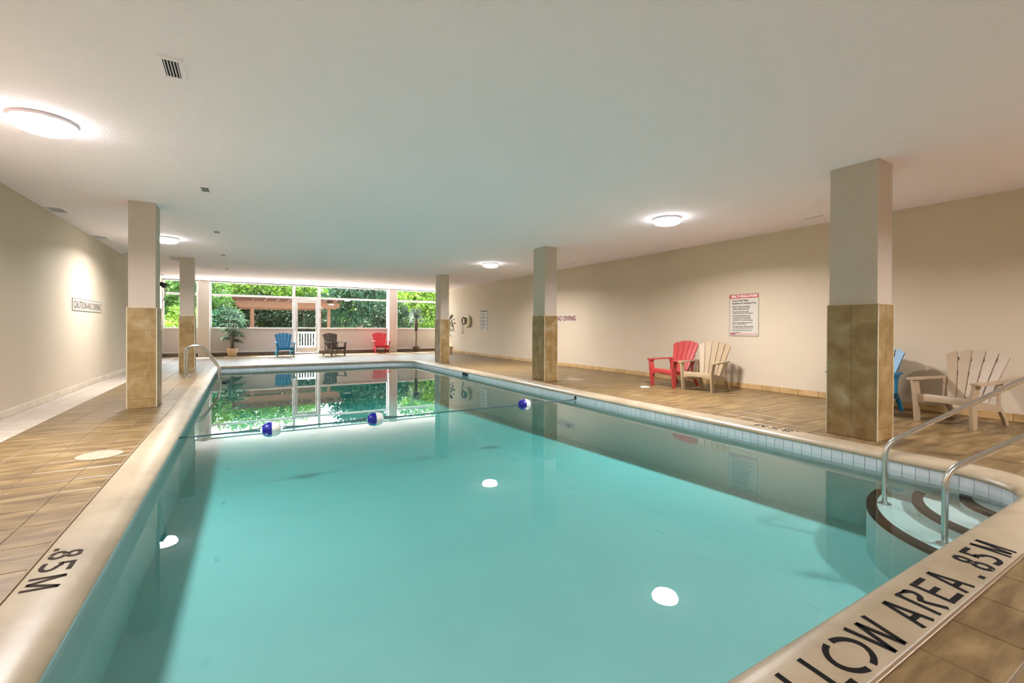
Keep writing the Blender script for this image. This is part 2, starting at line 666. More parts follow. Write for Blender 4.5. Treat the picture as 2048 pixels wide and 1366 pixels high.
def clip(poly, n, q, off):
    out = []
    for i in range(len(poly)):
        a, b = poly[i], poly[(i + 1) % len(poly)]
        da = (a[0] - q[0]) * n[0] + (a[1] - q[1]) * n[1] - off
        db = (b[0] - q[0]) * n[0] + (b[1] - q[1]) * n[1] - off
        if da >= 0:
            out.append(a)
        if (da > 0) != (db > 0) and abs(da - db) > 1e-9:
            t = da / (da - db)
            out.append((a[0] + (b[0] - a[0]) * t, a[1] + (b[1] - a[1]) * t))
    return out


def near_outline(c):
    best = (1e9,)
    P = _seam_poly
    for i in range(len(P)):
        a, b = P[i], P[(i + 1) % len(P)]
        ab = b - a
        L = ab.dot(ab)
        if L < 1e-12:
            continue
        t = max(0, min(1, float((c - a).dot(ab) / L)))
        q = a + ab * t
        d = float(np.hypot(*(c - q)))
        if d < best[0] - 1e-9:
            nrm = np.array([ab[1], -ab[0]]) / math.sqrt(L)
            best = (d, q, nrm)
    return best


def tile_poly(mb, poly, h=0.012, g=0.0035, z=0.0):
    """one tile: sides, a small chamfer and a flat top"""
    cx = sum(p[0] for p in poly) / len(poly)
    cy = sum(p[1] for p in poly) / len(poly)

    def ins(d):
        o = []
        n = len(poly)
        for i in range(n):
            p0, p, p1 = Vector(poly[i - 1]), Vector(poly[i]), Vector(poly[(i + 1) % n])
            e0, e1 = (p - p0), (p1 - p)
            if e0.length < 1e-6 or e1.length < 1e-6:
                o.append((p.x, p.y))
                continue
            n0 = Vector((-e0.y, e0.x)).normalized()
            n1 = Vector((-e1.y, e1.x)).normalized()
            b = n0 + n1
            b = b / max(0.3, b.dot(n0)) if b.length > 1e-6 else n0
            o.append((p.x + b.x * d, p.y + b.y * d))
        return o
    r0, r1 = ins(g), ins(g + 0.003)
    n = len(poly)
    vs = [(x, y, z - h) for x, y in r0] + [(x, y, z - 0.002) for x, y in r0] + [(x, y, z) for x, y in r1]
    fs = [tuple(range(2 * n, 3 * n))]
    for k in (0, 1):
        fs += [(k * n + i, k * n + (i + 1) % n, (k + 1) * n + (i + 1) % n, (k + 1) * n + i) for i in range(n)]
    mb.add(vs, fs)


X0T, Y0T = -1.475, 0.47
tiles = []
for i in range(-5, 32):
    for j in range(-12, 66):
        x0, y0 = X0T + i * PITCH_T, Y0T + j * PITCH_T
        xa, xb = max(x0, XL + 0.004), min(x0 + PITCH_T, XR - 0.004)
        ya, yb = max(y0, YB), min(y0 + PITCH_T, YF + 0.05)
        if xb - xa < 0.02 or yb - ya < 0.02:
            continue
        poly = [(xa, ya), (xb, ya), (xb, yb), (xa, yb)]
        full = abs(xb - xa - PITCH_T) < 1e-6 and abs(yb - ya - PITCH_T) < 1e-6
        if xb > SEAM[0] - 0.1 and xa < SEAM[1] + 0.1 and yb > SEAM[2] - 0.1 and ya < SEAM[3] + 0.1:
            c = np.array([(xa + xb) / 2, (ya + yb) / 2])
            d, q, nrm = near_outline(c)
            p2 = clip(poly, nrm, q, 0.012)
            if len(p2) < 3:
                continue
            ar = 0.5 * abs(sum(p2[k][0] * p2[(k + 1) % len(p2)][1] - p2[(k + 1) % len(p2)][0] * p2[k][1] for k in range(len(p2))))
            if ar < 0.004:
                continue
            if len(p2) != 4 or ar < PITCH_T ** 2 - 1e-6:
                full = False
            poly = p2
        cx, cy = sum(p[0] for p in poly) / len(poly), sum(p[1] for p in poly) / len(poly)
        pr = project(cx, cy, 0)
        size = 0
        if pr and -40 < pr[0] < 2088 and pr[1] < 1400:
            size = PITCH_T * FPX / pr[2] * math.sqrt(max(0.02, 1.2 / max(pr[2], 0.3)))
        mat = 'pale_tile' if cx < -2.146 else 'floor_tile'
        tiles.append((size, poly, full, mat))
tiles.sort(key=lambda t: -t[0])
_full = {}
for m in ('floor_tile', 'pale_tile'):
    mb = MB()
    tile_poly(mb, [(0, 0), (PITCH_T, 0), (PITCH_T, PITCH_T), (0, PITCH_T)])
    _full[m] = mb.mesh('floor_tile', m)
rest = {'floor_tile': MB(), 'pale_tile': MB()}
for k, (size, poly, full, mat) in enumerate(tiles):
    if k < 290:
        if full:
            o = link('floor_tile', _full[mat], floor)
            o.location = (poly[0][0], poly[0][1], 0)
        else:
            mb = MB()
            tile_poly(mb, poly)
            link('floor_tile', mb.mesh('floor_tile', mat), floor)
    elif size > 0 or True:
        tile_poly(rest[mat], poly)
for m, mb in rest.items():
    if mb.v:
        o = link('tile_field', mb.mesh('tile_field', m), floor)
        o['kind'] = 'stuff'

# ceiling and walls
c = MB().box(XL - 0.2, XR + 0.2, YB - 0.2, YF + 0.25, ROOM_H, ROOM_H + 0.25).build('ceiling', 'ceiling_paint')
tag(c, 'flat white stippled ceiling over the pool hall', 'ceiling', kind='structure')
w = MB().box(XL - 0.2, XL, YB - 0.2, YF + 0.25, -0.1, ROOM_H).build('wall_left', 'wall_paint')
tag(w, 'long beige wall carrying the caution sign, left of the pool', 'wall', kind='structure')
w = MB().box(XR, XR + 0.2, YB - 0.2, YF + 0.25, -0.1, ROOM_H).build('wall_right', 'wall_paint')
tag(w, 'long beige wall behind the chairs and signs', 'wall', kind='structure')
w = MB().box(XL, XR, YB - 0.2, YB, -0.1, ROOM_H).build('wall_back', 'wall_paint')
tag(w, 'beige end wall facing the windows', 'wall', kind='structure')

# baseboards: single tiles along the walls
for nm, xw, s, mat, hh in (('baseboard_left', XL, 1, 'baseboard_pale', 0.10), ('baseboard_right', XR, -1, 'baseboard_tile', 0.105)):
    bed = MB().box(min(xw, xw + s * 0.004), max(xw, xw + s * 0.004), YB, YF, 0, hh - 0.004).build(nm, 'grout')
    tag(bed, 'row of pale skirting tiles on the left wall' if s > 0 else 'row of golden skirting tiles under the long right wall', 'baseboard', kind='structure')
    L = PITCH_T
    me = MB().cbox(0, 0.011, 0.003, L - 0.003, 0.002, hh, 0.003).mesh('skirting_tile', mat)
    y = Y0T - 11 * L
    while y + L < YF:
        o = link('skirting_tile', me, bed)
        o.location = (xw if s > 0 else xw - 0.011, y, 0)
        y += L

# ------------------------------------------------------------------ pool
def sweep(prof, name, mat, smooth=True, nseg=9):
    rings = [[(p[0], p[1], z) for p in outline(d, nseg)] for d, z in prof]
    rings.append(rings[0])
    return MB().loft(rings, True, False).build(name, mat, None, smooth)


coping = sweep([(0.0, -0.03), (0.0, 0.002), (0.006, 0.005), (0.14, 0.005), (0.19, 0.003), (0.225, -0.003), (0.252, -0.014), (0.27, -0.029),
                (0.277, -0.044), (0.272, -0.058), (0.255, -0.066), (0.2, -0.068), (0.0, -0.06)], 'trim_1', 'coping_concrete', True, 9)
tag(coping, 'rounded beige concrete coping around the pool edge', 'pool coping', kind='structure')
strip = sweep([(-0.016, -0.01), (-0.016, 0.006), (-0.012, 0.008), (-0.006, 0.008), (-0.003, 0.006), (-0.003, -0.01)], 'trim_2', 'joint_strip', True, 9)
tag(strip, 'thin bronze metal strip between deck tiles and pool coping', 'trim', kind='structure')

WALL_D = 0.20


def pool_floor_z(y):
    return -0.75 - max(0.0, (y - 0.9)) * 0.03


po = outline(WALL_D, 9)
pb = MB()
n = len(po)
pb.add([(x, y, -0.06) for x, y in po] + [(x, y, pool_floor_z(y)) for x, y in po],
       [(i, (i + 1) % n, n + (i + 1) % n, n + i) for i in range(n)] + [tuple(range(n, 2 * n))])
basin = pb.build('pool_basin', 'pool_plaster')
tag(basin, 'pale plastered swimming pool basin under the water', 'swimming pool', kind='structure')

# waterline tiles, one by one round the basin wall
TS = 0.1
bed = MB()
pin = outline(WALL_D + 0.002, 9)
bed.add([(x, y, -0.066) for x, y in pin] + [(x, y, -0.2) for x, y in pin], [(i, (i + 1) % n, n + (i + 1) % n, n + i) for i in range(n)])
bedo = bed.build('waterline_bed', 'tile_bed', basin)
wt_mesh = MB().cbox(0.002, TS - 0.002, 0, 0.006, -0.2, -0.068, 0.002).mesh('waterline_tile', 'waterline_tile')
hid = MB()
# walk the outline
pts = [np.array(p) for p in outline(WALL_D + 0.002, 24)]
pts.append(pts[0])
segs, tot = [], 0.0
for a, b in zip(pts[:-1], pts[1:]):
    l = float(np.hypot(*(b - a)))
    segs.append((tot, l, a, b))
    tot += l
cnt = int(tot / TS)
step = tot / cnt


def along(s):
    s = s % tot
    for t0, l, a, b in segs:
        if t0 <= s <= t0 + l and l > 1e-9:
            return a + (b - a) * ((s - t0) / l)
    return pts[0]


nvis = 0
for k in range(cnt):
    p, q = along(k * step), along((k + 1) * step - 1e-6)
    ang = math.atan2(q[1] - p[1], q[0] - p[0])
    mid = (p + q) / 2
    pr = project(mid[0], mid[1], -0.11)
    seen = pr and -20 < pr[0] < 2070 and pr[1] < 1390 and (mid[0] > 3.2 or mid[1] > 15.0)
    if seen and nvis < 298:
        o = link('waterline_tile', wt_mesh, basin)
        o.location = (p[0], p[1], 0)
        o.rotation_euler = (0, 0, ang)
        nvis += 1
    else:
        t, nn = (q - p) / step, np.array([-(q - p)[1], (q - p)[0]]) / step
        g = 0.002
        A = [p + t * g, q - t * g]
        hid.prism([(A[0][0], A[0][1], -0.2), (A[1][0], A[1][1], -0.2), (A[1][0] + nn[0] * .006, A[1][1] + nn[1] * .006, -0.2),
                   (A[0][0] + nn[0] * .006, A[0][1] + nn[1] * .006, -0.2)], (0, 0, 0.132))
o = hid.build('tile_field', 'waterline_tile', basin, fix=False)
o['kind'] = 'stuff'

# corner steps under water
steps = thing('pool_steps', 'curved underwater corner steps with black edge stripes', 'steps', (5.45, 0.94, 0))
for a, b, z in ((1.30, 1.10, -0.375), (0.88, 0.80, -0.30), (0.50, 0.50, -0.23)):
    N = 26

    def arc(da, db, zz):
        return [(-(a - da) * math.cos(0.5 * math.pi * k / N), (b - db) * math.sin(0.5 * math.pi * k / N), zz) for k in range(N + 1)]
    mb = MB()
    mb.prism([(0, 0, -0.8)] + arc(0, 0, -0.8)[::-1], (0, 0, z + 0.8))
    mb.build('tread', 'pool_plaster', steps)
    mb = MB()
    mb.loft([arc(-0.002, -0.002, z - 0.03), arc(-0.002, -0.002, z + 0.002), arc(0.075, 0.075, z + 0.002)], False, False)
    mb.build('edge_stripe', 'step_black', steps)

# water
wo = outline(WALL_D - 0.004, 9)
wb = MB().prism([(x, y, -2.4) for x, y in wo], (0, 0, 2.4 + WATER_Z))
water = wb.build('pool_water', 'pool_water')
tag(water, 'calm turquoise pool water reflecting the windows', 'water')

# inlets and skimmer mouth in the waterline band
sk = MB()
sk.box(SEAM[1] - WALL_D - 0.014, SEAM[1] - WALL_D + 0.0, 11.5, 11.87, -0.155, -0.085)
sko = sk.build('skimmer_mouth', 'vent_dark', None)
tag(sko, 'dark rectangular skimmer opening in the waterline tiles', 'skimmer')
io = MB().lathe([(0.0, 0), (0.028, 0), (0.034, 0.006), (0.034, 0.014)], (SEAM[1] - WALL_D - 0.02, 6.76, -0.115), 16, 'x').build('rope_anchor', 'black_plastic')
tag(io, 'small dark round rope anchor set in the waterline tiles', 'anchor')
bo = MB().lathe([(0.002, -0.045), (0.03, -0.038), (0.046, -0.015), (0.048, 0.012), (0.034, 0.036), (0.002, 0.046)], (-0.386, 13.0, WATER_Z + 0.008), 18).build('float_ball', 'black_plastic', None, True)
tag(bo, 'small dark ball floating beside the grab rails', 'ball')


# ------------------------------------------------------------------ painted depth lettering
def strip2d(mb, pts, wdt, M):
    """thick flat polyline; corners mitred"""
    L, R = [], []
    for i, p in enumerate(pts):
        p = Vector(p)
        t0 = (p - Vector(pts[i - 1])).normalized() if i else None
        t1 = (Vector(pts[i + 1]) - p).normalized() if i < len(pts) - 1 else None
        t = ((t0 or t1) + (t1 or t0)).normalized()
        nn = Vector((-t.y, t.x))
        k = wdt / 2 / max(0.4, abs(nn.dot(Vector((-(t1 or t0).y, (t1 or t0).x)))))
        L.append(p + nn * k)
        R.append(p - nn * k)
    vs = [M(q.x, q.y, 0) for q in L] + [M(q.x, q.y, 0) for q in R]
    n = len(pts)
    mb.add(vs, [(i, i + 1, n + i + 1, n + i) for i in range(n - 1)])


def ell(cx, cy, rx, ry, a0, a1, n=14):
    return [(cx + rx * math.cos(math.radians(a0 + (a1 - a0) * k / n)), cy + ry * math.sin(math.radians(a0 + (a1 - a0) * k / n))) for k in range(n + 1)]


def glyph(ch, w, h, s):
    e = s / 2
    if ch == 'L':
        return [[(e, h), (e, 0)], [(s + .006, e), (w, e)]]
    if ch == 'O':
        return [ell(w / 2, h / 2, w / 2 - e, h / 2 - e, 105, 262), ell(w / 2, h / 2, w / 2 - e, h / 2 - e, -75, 85)]
    if ch == 'W':
        return [[(e, h), (w * .27, 0)], [(w * .27, 0), (w * .5, h * .95)], [(w * .5, h * .95), (w * .73, 0)], [(w * .75, 0), (w - e, h)]]
    if ch == 'M':
        return [[(e * .7, 0), (e * .7, h)], [(e, h), (w / 2, h * .06)], [(w / 2, h * .06), (w - e, h)], [(w - e * .7, h), (w - e * .7, 0)]]
    if ch == 'A':
        return [[(e, 0), (w * .47, h)], [(w * .53, h), (w - e, 0)], [(w * .27, h * .3), (w * .72, h * .3)]]
    if ch == 'R':
        return [[(e, 0), (e, h)], [(s + .006, h - e), (w * .6, h - e)] + ell(w * .58, h * .74, w * .34, h * .26 - e, 88, -88, 8) + [(w * .42, h * .48)], [(w * .5, h * .46), (w - e, 0)]]
    if ch == 'E':
        return [[(e, 0), (e, h)], [(s + .006, h - e), (w, h - e)], [(s, h * .52), (w * .75, h * .52)], [(s, e), (w, e)]]
    if ch == 'H':
        return [[(e, 0), (e, h)], [(w - e, 0), (w - e, h)], [(s, h / 2), (w - s, h / 2)]]
    if ch == 'S':
        return [ell(w / 2, h * .74, w / 2 - e, h * .26 - e, 20, 250, 10), ell(w / 2, h * .26, w / 2 - e, h * .26 - e, 70, -160, 10)]
    if ch == '8':
        return [ell(w / 2, h * .75, w * .42 - e, h * .25 - e * .8, 100, 260, 8), ell(w / 2, h * .75, w * .42 - e, h * .25 - e * .8, 80, -80, 8),
                ell(w / 2, h * .27, w / 2 - e, h * .27 - e * .8, 100, 260, 8), ell(w / 2, h * .27, w / 2 - e, h * .27 - e * .8, 80, -80, 8)]
    if ch == '5':
        return [[(w * .1 + e, h), (w * .1 + e, h * .58)], [(w * .1 + s + .006, h - e), (w, h - e)], [(w * .1, h * .56), (w * .4, h * .6)] + ell(w * .45, h * .3, w * .5 - e, h * .3 - e, 80, -90, 10) + [(w * .05, h * .1)]]
    if ch == '.':
        return [[(0, e), (w, e)]]
    return []


def lettering(name, label, glyphs, M, h, s, mat, cat='lettering'):
    root = thing(name, label, cat)
    for ch, u0, u1 in glyphs:
        mb = MB()
        for st in glyph(ch, u1 - u0, h, s):
            strip2d(mb, [(u0 + p[0], p[1]) for p in st], s, M)
        vs = mb.v
        nv = len(vs)
        # give the paint a film thickness
        mb2 = MB()
        mb2.v = list(vs) + [(x, y, z - 0.0012) for x, y, z in vs]
        mb2.f = list(mb.f) + [tuple(nv + i for i in f[::-1]) for f in mb.f]
        for f in mb.f:
            for i in range(len(f)):
                a, b = f[i], f[(i + 1) % len(f)]
                mb2.f.append((a, nv + a, nv + b, b))
        mb2.build('letter', mat, root)
    return root


ZT = 0.0066
G = [('S', 1.02, 1.13), ('H', 1.17, 1.29), ('A', 1.33, 1.45), ('L', 1.47, 1.56), ('L', 1.59, 1.695), ('O', 1.80, 2.02), ('W', 2.035, 2.215),
     ('A', 2.34, 2.455), ('R', 2.505, 2.615), ('E', 2.665, 2.79), ('A', 2.82, 2.935), ('.', 3.05, 3.085), ('8', 3.165, 3.255), ('5', 3.285, 3.40), ('M', 3.465, 3.575)]
G[3] = ('L', 1.56, 1.67)
G[4] = ('L', 1.70, 1.79)
lettering('depth_marking', 'black stencilled SHALLOW AREA .85M on the pool coping', G, lambda u, v, z: (u + 0.12 * v, 0.727 + v, ZT), 0.162, 0.023, 'stencil_black')
G2 = [('.', 0.0, 0.03), ('8', 0.045, 0.145), ('5', 0.18, 0.29), ('M', 0.345, 0.47)]
lettering('depth_marking', 'worn dark stencilled .85M on the coping below the caution sign wall', G2, lambda u, v, z: (-0.862 + v, 3.335 - u - 0.1 * v, ZT), 0.135, 0.02, 'stencil_worn')
lettering('depth_marking', 'faint worn .85M on the coping beside the stair rail column', G2, lambda u, v, z: (5.565 - v, 2.87 + u, ZT), 0.135, 0.018, 'stencil_worn')

# ------------------------------------------------------------------ columns
def column(x0, x1, y0, y1, label):
    root = thing('column', label, 'column', (0, 0, 0), 0, 'tiled columns')
    MB().box(x0 + .0195, x1 - .0195, y0 + .0195, y1 - .0195, 0, ROOM_H).build('shaft', 'column_paint', root)
    MB().box(x0 + .006, x1 - .006, y0 + .006, y1 - .006, 0, TILE_H - .004).build('tile_bed', 'column_grout', root)
    rows = [(TILE_H - PITCH_T * (k + 1), TILE_H - PITCH_T * k) for k in range(4)] + [(0.0, TILE_H - 4 * PITCH_T)]
    cc = 0.011
    for face in range(4):
        if face in (0, 2):
            a0, a1 = x0 + cc, x1 - cc
        else:
            a0, a1 = y0 + cc, y1 - cc
        Lf = a1 - a0
        cut = a0 + (Lf / 2 if Lf > 0.4 else Lf * (0.78 if x0 < 0 else 0.5))
        for z0, z1 in rows:
            for p, q in ((a0, cut), (cut, a1)):
                g = 0.0018
                mb = MB()
                if face == 0:
                    mb.cbox(p + g, q - g, y0, y0 + .008, z0 + g, z1 - g, .0015)
                elif face == 2:
                    mb.cbox(p + g, q - g, y1 - .008, y1, z0 + g, z1 - g, .0015)
                elif face == 1:
                    mb.cbox(x1 - .008, x1, p + g, q - g, z0 + g, z1 - g, .0015)
                else:
                    mb.cbox(x0, x0 + .008, p + g, q - g, z0 + g, z1 - g, .0015)
                mb.build('tile', 'column_tile', root)
    for cx, cy in ((x0, y0), (x1 - cc, y0), (x0, y1 - cc), (x1 - cc, y1 - cc)):
        MB().cbox(cx, cx + cc, cy, cy + cc, 0, TILE_H, .002).build('edge_strip', 'tile_edge', root)
    t = MB()
    t.box(x0, x1, y0, y0 + cc, TILE_H - .001, TILE_H + .006).box(x0, x1, y1 - cc, y1, TILE_H - .001, TILE_H + .006)
    t.box(x0, x0 + cc, y0 + cc, y1 - cc, TILE_H - .001, TILE_H + .006).box(x1 - cc, x1, y0 + cc, y1 - cc, TILE_H - .001, TILE_H + .006)
    t.build('edge_cap', 'tile_edge', root)
    return root


column(5.807, 6.19, 2.20, 2.70, 'beige column on a tan tiled base beside the corner step rails')
column(5.80, 6.165, 8.41, 8.915, 'beige column on a tiled base partly covering the maroon no diving sign')
column(5.85, 6.195, 14.775, 15.295, 'beige column on a tiled base nearest the life ring wall and far pool corner')
column(-1.4475, -1.0927, 8.498, 8.963, 'beige column on a golden tiled base opposite the caution sign')
column(-1.4485, -1.0993, 14.777, 15.18, 'beige column on a golden tiled base just behind the grab rails')


# ------------------------------------------------------------------ window wall
FR = 'white_frame'


def window(name, x0, x1, label, sill=True, z_rail=2.46, rail_h=0.07, lower=True):
    root = thing(name, label, 'window', (0, 0, 0), 0, None, 'structure')
    y0, y1 = YF - 0.03, YF + 0.05
    fw = 0.055
    f = lambda nm, *b: MB().cbox(*b, 0.005).build(nm, FR, root)
    zb = 0.13 if lower else z_rail - rail_h / 2
    f('stile', x0, x0 + fw, y0, y1, zb, ROOM_H - .03)
    f('stile', x1 - fw, x1, y0, y1, zb, ROOM_H - .03)
    f('head', x0 + fw, x1 - fw, y0, y1, ROOM_H - .06, ROOM_H - .03)
    MB().box(x0, x1, y0 + .01, y1, ROOM_H - .03, ROOM_H).build('gasket', 'dark_gasket', root)
    f('transom', x0 + fw, x1 - fw, y0, y1, z_rail - rail_h / 2, z_rail + rail_h / 2)
    MB().box(x0 + fw, x1 - fw, YF + .008, YF + .014, z_rail + rail_h / 2, ROOM_H - .06).build('pane', 'window_glass', root)
    if lower:
        f('sill', x0 + fw, x1 - fw, y0 - .02, y1, 1.085, 1.15)
        f('bottom_rail', x0 + fw, x1 - fw, y0, y1, 0.13, 0.19)
        MB().box(x0 + fw, x1 - fw, YF + .008, YF + .014, 1.15, z_rail - rail_h / 2).build('pane', 'window_glass', root)
        MB().box(x0 + fw, x1 - fw, YF - .008, YF + .03, 0.19, 1.085).build('spandrel_panel', 'panel_paint', root)
    return root


window('window_1', XL, -1.515, 'tall window with white lower panel between left wall and pilaster')
window('window_2', -1.13, 1.92, 'wide window behind the potted palm, next to the glass door')
window('window_3', 1.92, 2.945, 'small transom pane directly above the glass door', lower=False)
window('window_4', 2.945, 6.0, 'wide window behind the brown and red far chairs')
window('window_5', 6.401, XR, 'window with white lower panel behind the basket-potted tree', rail_h=0.09)

wf = thing('wall_far', 'glazed end wall with white pilasters and low stone base', 'wall', (0, 0, 0), 0, None, 'structure')
MB().cbox(-1.515, -1.135, YF - 0.16, YF + 0.2, 0, ROOM_H, .006).build('pilaster', 'pilaster_paint', wf)
MB().cbox(6.03, 6.401, YF - 0.16, YF + 0.2, 0, ROOM_H, .006).build('pilaster', 'pilaster_paint', wf)
for a, b in ((XL, -1.515), (-1.135, 1.93), (2.93, 6.03), (6.401, XR)):
    MB().cbox(a, b, YF - 0.05, YF + 0.12, 0, 0.13, .006).build('stone_base', 'base_stone', wf)

door = thing('door_1', 'narrow white framed glass door leading to the garden', 'door', (0, 0, 0), 0, None, 'structure')
dx0, dx1 = 1.975, 2.89
_d = lambda nm, *b: MB().cbox(*b, 0.005).build(nm, FR, door)
_d('jamb', 1.93, dx0, YF - .04, YF + .06, 0, 2.425)
_d('jamb', dx1, 2.935, YF - .04, YF + .06, 0, 2.425)
_d('threshold', 1.93, 2.935, YF - .06, YF + .12, 0, 0.06)
_d('door_stile', dx0 + .01, dx0 + .09, YF - .02, YF + .025, .07, 2.36)
_d('door_stile', dx1 - .09, dx1 - .01, YF - .02, YF + .025, .07, 2.36)
_d('top_rail', dx0 + .09, dx1 - .09, YF - .02, YF + .025, 2.25, 2.36)
_d('middle_rail', dx0 + .09, dx1 - .09, YF - .02, YF + .025, 1.11, 1.16)
_d('kick_rail', dx0 + .09, dx1 - .09, YF - .02, YF + .025, .07, .30)
_d('header', dx0, dx1, YF - .03, YF + .05, 2.37, 2.425)
MB().box(dx0 + .09, dx1 - .09, YF + .0, YF + .006, 1.16, 2.25).build('pane', 'window_glass', door)
MB().box(dx0 + .09, dx1 - .09, YF + .0, YF + .006, .30, 1.11).build('pane', 'window_glass', door)
MB().tube(fillet([(dx0 + .05, YF - .02, 1.15), (dx0 + .05, YF - .07, 1.15), (dx0 + .05, YF - .07, 1.42), (dx0 + .05, YF - .02, 1.42)], .02, 4), .011, 8).build('handle', 'steel', door, True)
MB().tube(fillet([(dx1 - .05, YF - .02, 1.15), (dx1 - .05, YF - .06, 1.15), (dx1 - .05, YF - .06, 1.38), (dx1 - .05, YF - .02, 1.38)], .02, 4), .009, 8).build('hinge_bar', 'steel', door, True)
MB().cbox(dx1 - .42, dx1 - .2, YF - .07, YF - .02, 2.3, 2.36, .006).build('door_closer', 'light_grey', door)

# ------------------------------------------------------------------ ceiling lights and vents
def ceiling_light(x, y, label, watts=LAMP_WATTS):
    r = thing('ceiling_light', label, 'ceiling light', (x, y, ROOM_H))
    MB().lathe([(0.0, -0.0), (0.21, 0.0), (0.222, -0.003), (0.224, -0.03), (0.214, -0.034), (0.0, -0.034)], (0, 0, 0), 40).build('rim', 'vent_white', r, True)
    MB().lathe([(0.212, -0.056), (0.217, -0.057), (0.217, -0.063), (0.212, -0.064)], (0, 0, 0), 40, close=True).build('trim_ring', 'light_grey', r, True)
    MB().lathe([(0.208, -0.0345), (0.211, -0.04), (0.211, -0.062), (0.2, -0.082), (0.17, -0.097), (0.1, -0.108), (0.0, -0.11)], (0, 0, 0), 40).build('diffuser', 'lamp_glow', r, True)
    ld = bpy.data.lights.new('lamp', 'AREA')
    ld.shape = 'DISK'
    ld.size = 0.36
    ld.energy = watts
    ld.spread = 2.75
    ld.color = (1.0, 0.96, 0.985)
    lo = bpy.data.objects.new('lamp', ld)
    COL.objects.link(lo)
    lo.parent = r
    lo.location = (0, 0, -0.113)
    return r


ceiling_light(-1.52, 5.6, 'glowing round ceiling light near the large square vent by the left wall', 155)
ceiling_light(-1.37, 11.75, 'glowing round ceiling light between the two golden tiled columns', 120)
ceiling_light(6.06, 5.23, 'glowing round ceiling light between stair rail column and no diving column')
ceiling_light(6.10, 11.56, 'glowing round ceiling light between no diving column and far pool corner column')
ceiling_light(-1.52, -0.9, 'added unseen round ceiling light between end wall and left wall', 195)  # added out of view behind the camera to raise the ambient light
ceiling_light(6.06, -0.9, 'added unseen round ceiling light between end wall and right wall', 195)  # second added light, also out of view, fills the near deck


def vent(x, y, w, l, nb, label, group, along_y=True, bar=0.022):
    """ceiling register: flanged frame, recessed box, blades"""
    r = thing('ceiling_vent', label, 'vent', (x, y, ROOM_H), 0, group)
    fl, t = bar, 0.008
    m = MB()
    m.box(-w / 2, w / 2, -l / 2, -l / 2 + fl, -t, 0).box(-w / 2, w / 2, l / 2 - fl, l / 2, -t, 0)
    m.box(-w / 2, -w / 2 + fl, -l / 2 + fl, l / 2 - fl, -t, 0).box(w / 2 - fl, w / 2, -l / 2 + fl, l / 2 - fl, -t, 0)
    m.build('frame', 'vent_white', r)
    MB().box(-w / 2 + fl, w / 2 - fl, -l / 2 + fl, l / 2 - fl, -.002, -.0005).build('duct', 'vent_dark', r)
    iw = (w if along_y else l) - 2 * fl
    for k in range(nb):
        c = -iw / 2 + iw * (k + 0.5) / nb
        q = iw / nb * 0.14
        if along_y:
            MB().box(c - q, c + q, -l / 2 + fl, l / 2 - fl, -.007, -.002).build('blade', 'vent_white', r)
        else:
            MB().box(-w / 2 + fl, w / 2 - fl, c - q, c + q, -.007, -.002).build('blade', 'vent_white', r)
    return r


ORD = ('first', 'second', 'third', 'fourth', 'fifth', 'sixth')
v0 = vent(-0.43, 4.01, 0.155, 0.31, 5, 'white slotted ceiling vent over the left pool edge, fifth from the windows', 'vents over the left pool edge', bar=0.032)
for k, yy in enumerate((7.32, 10.5, 13.8, 17.06)):
    o = copy_tree(v0)
    o.location = (-0.43, yy, ROOM_H)
    o['label'] = 'white slotted ceiling vent over the left pool edge, %s from the windows' % ('fourth', 'third', 'second', 'first')[k]
    o['group'] = 'vents over the left pool edge'
v1 = vent(-2.51, 7.25, 0.25, 0.40, 12, 'wide white louvred ceiling vent along the left wall, sixth from the windows', 'vents along the left wall', bar=0.03)
for k, yy in enumerate((9.82, 12.4, 14.9, 17.5, 20.3)):
    o = copy_tree(v1)
    o['label'] = 'wide white louvred ceiling vent along the left wall, %s from the windows' % ORD[4 - k]
    o.location = (-2.51, yy, ROOM_H)
v2 = vent(8.0, 3.92, 0.16, 0.34, 3, 'narrow white ceiling vent along the right wall, fifth from the windows', 'vents along the right wall', bar=0.028)
for k, yy in enumerate((7.03, 10.2, 13.38, 16.6)):
    o = copy_tree(v2)
    o['label'] = 'narrow white ceiling vent along the right wall, %s from the windows' % ORD[3 - k]
    o.location = (8.0, yy, ROOM_H)
v3 = vent(0.1, 20.6, 0.34, 0.16, 3, 'narrow white ceiling vent above the potted palm by the windows', 'vents along the window wall', along_y=False, bar=0.028)
for xx, lb in ((2.6, 'narrow white ceiling vent above the glass door'), (5.1, 'narrow white ceiling vent above the bright red far chair'), (7.5, 'narrow white ceiling vent above the basket-potted tree')):
    o = copy_tree(v3)
    o['label'] = lb
    o.location = (xx, 20.6, ROOM_H)

b = MB().cbox(-1.66, -1.4485, 14.9, 15.06, ROOM_H - .075, ROOM_H, .008).build('speaker_box', 'light_grey')
tag(b, 'small pale grey box where golden tiled column meets the ceiling', 'box')

fl = thing('spotlight', 'small black spotlight with hanging cable on the column opposite the caution sign', 'spotlight', (-1.10, 8.97, 1.86))
MB().cbox(-.02, .03, 0, .05, -.03, .03, .004).build('bracket', 'black_plastic', fl)
MB().lathe([(0.0, -.03), (.035, -.03), (.042, .02), (.045, .05), (.04, .052), (0, .05)], (.02, .09, -.01), 16, 'y').build('lamp_head', 'black_plastic', fl, True)
MB().tube(fillet([(.03, .06, -.03), (.045, .06, -.15), (.03, .05, -.24), (0.01, .03, -.27)], .08, 6), .006, 6).build('cable', 'black_plastic', fl, True)

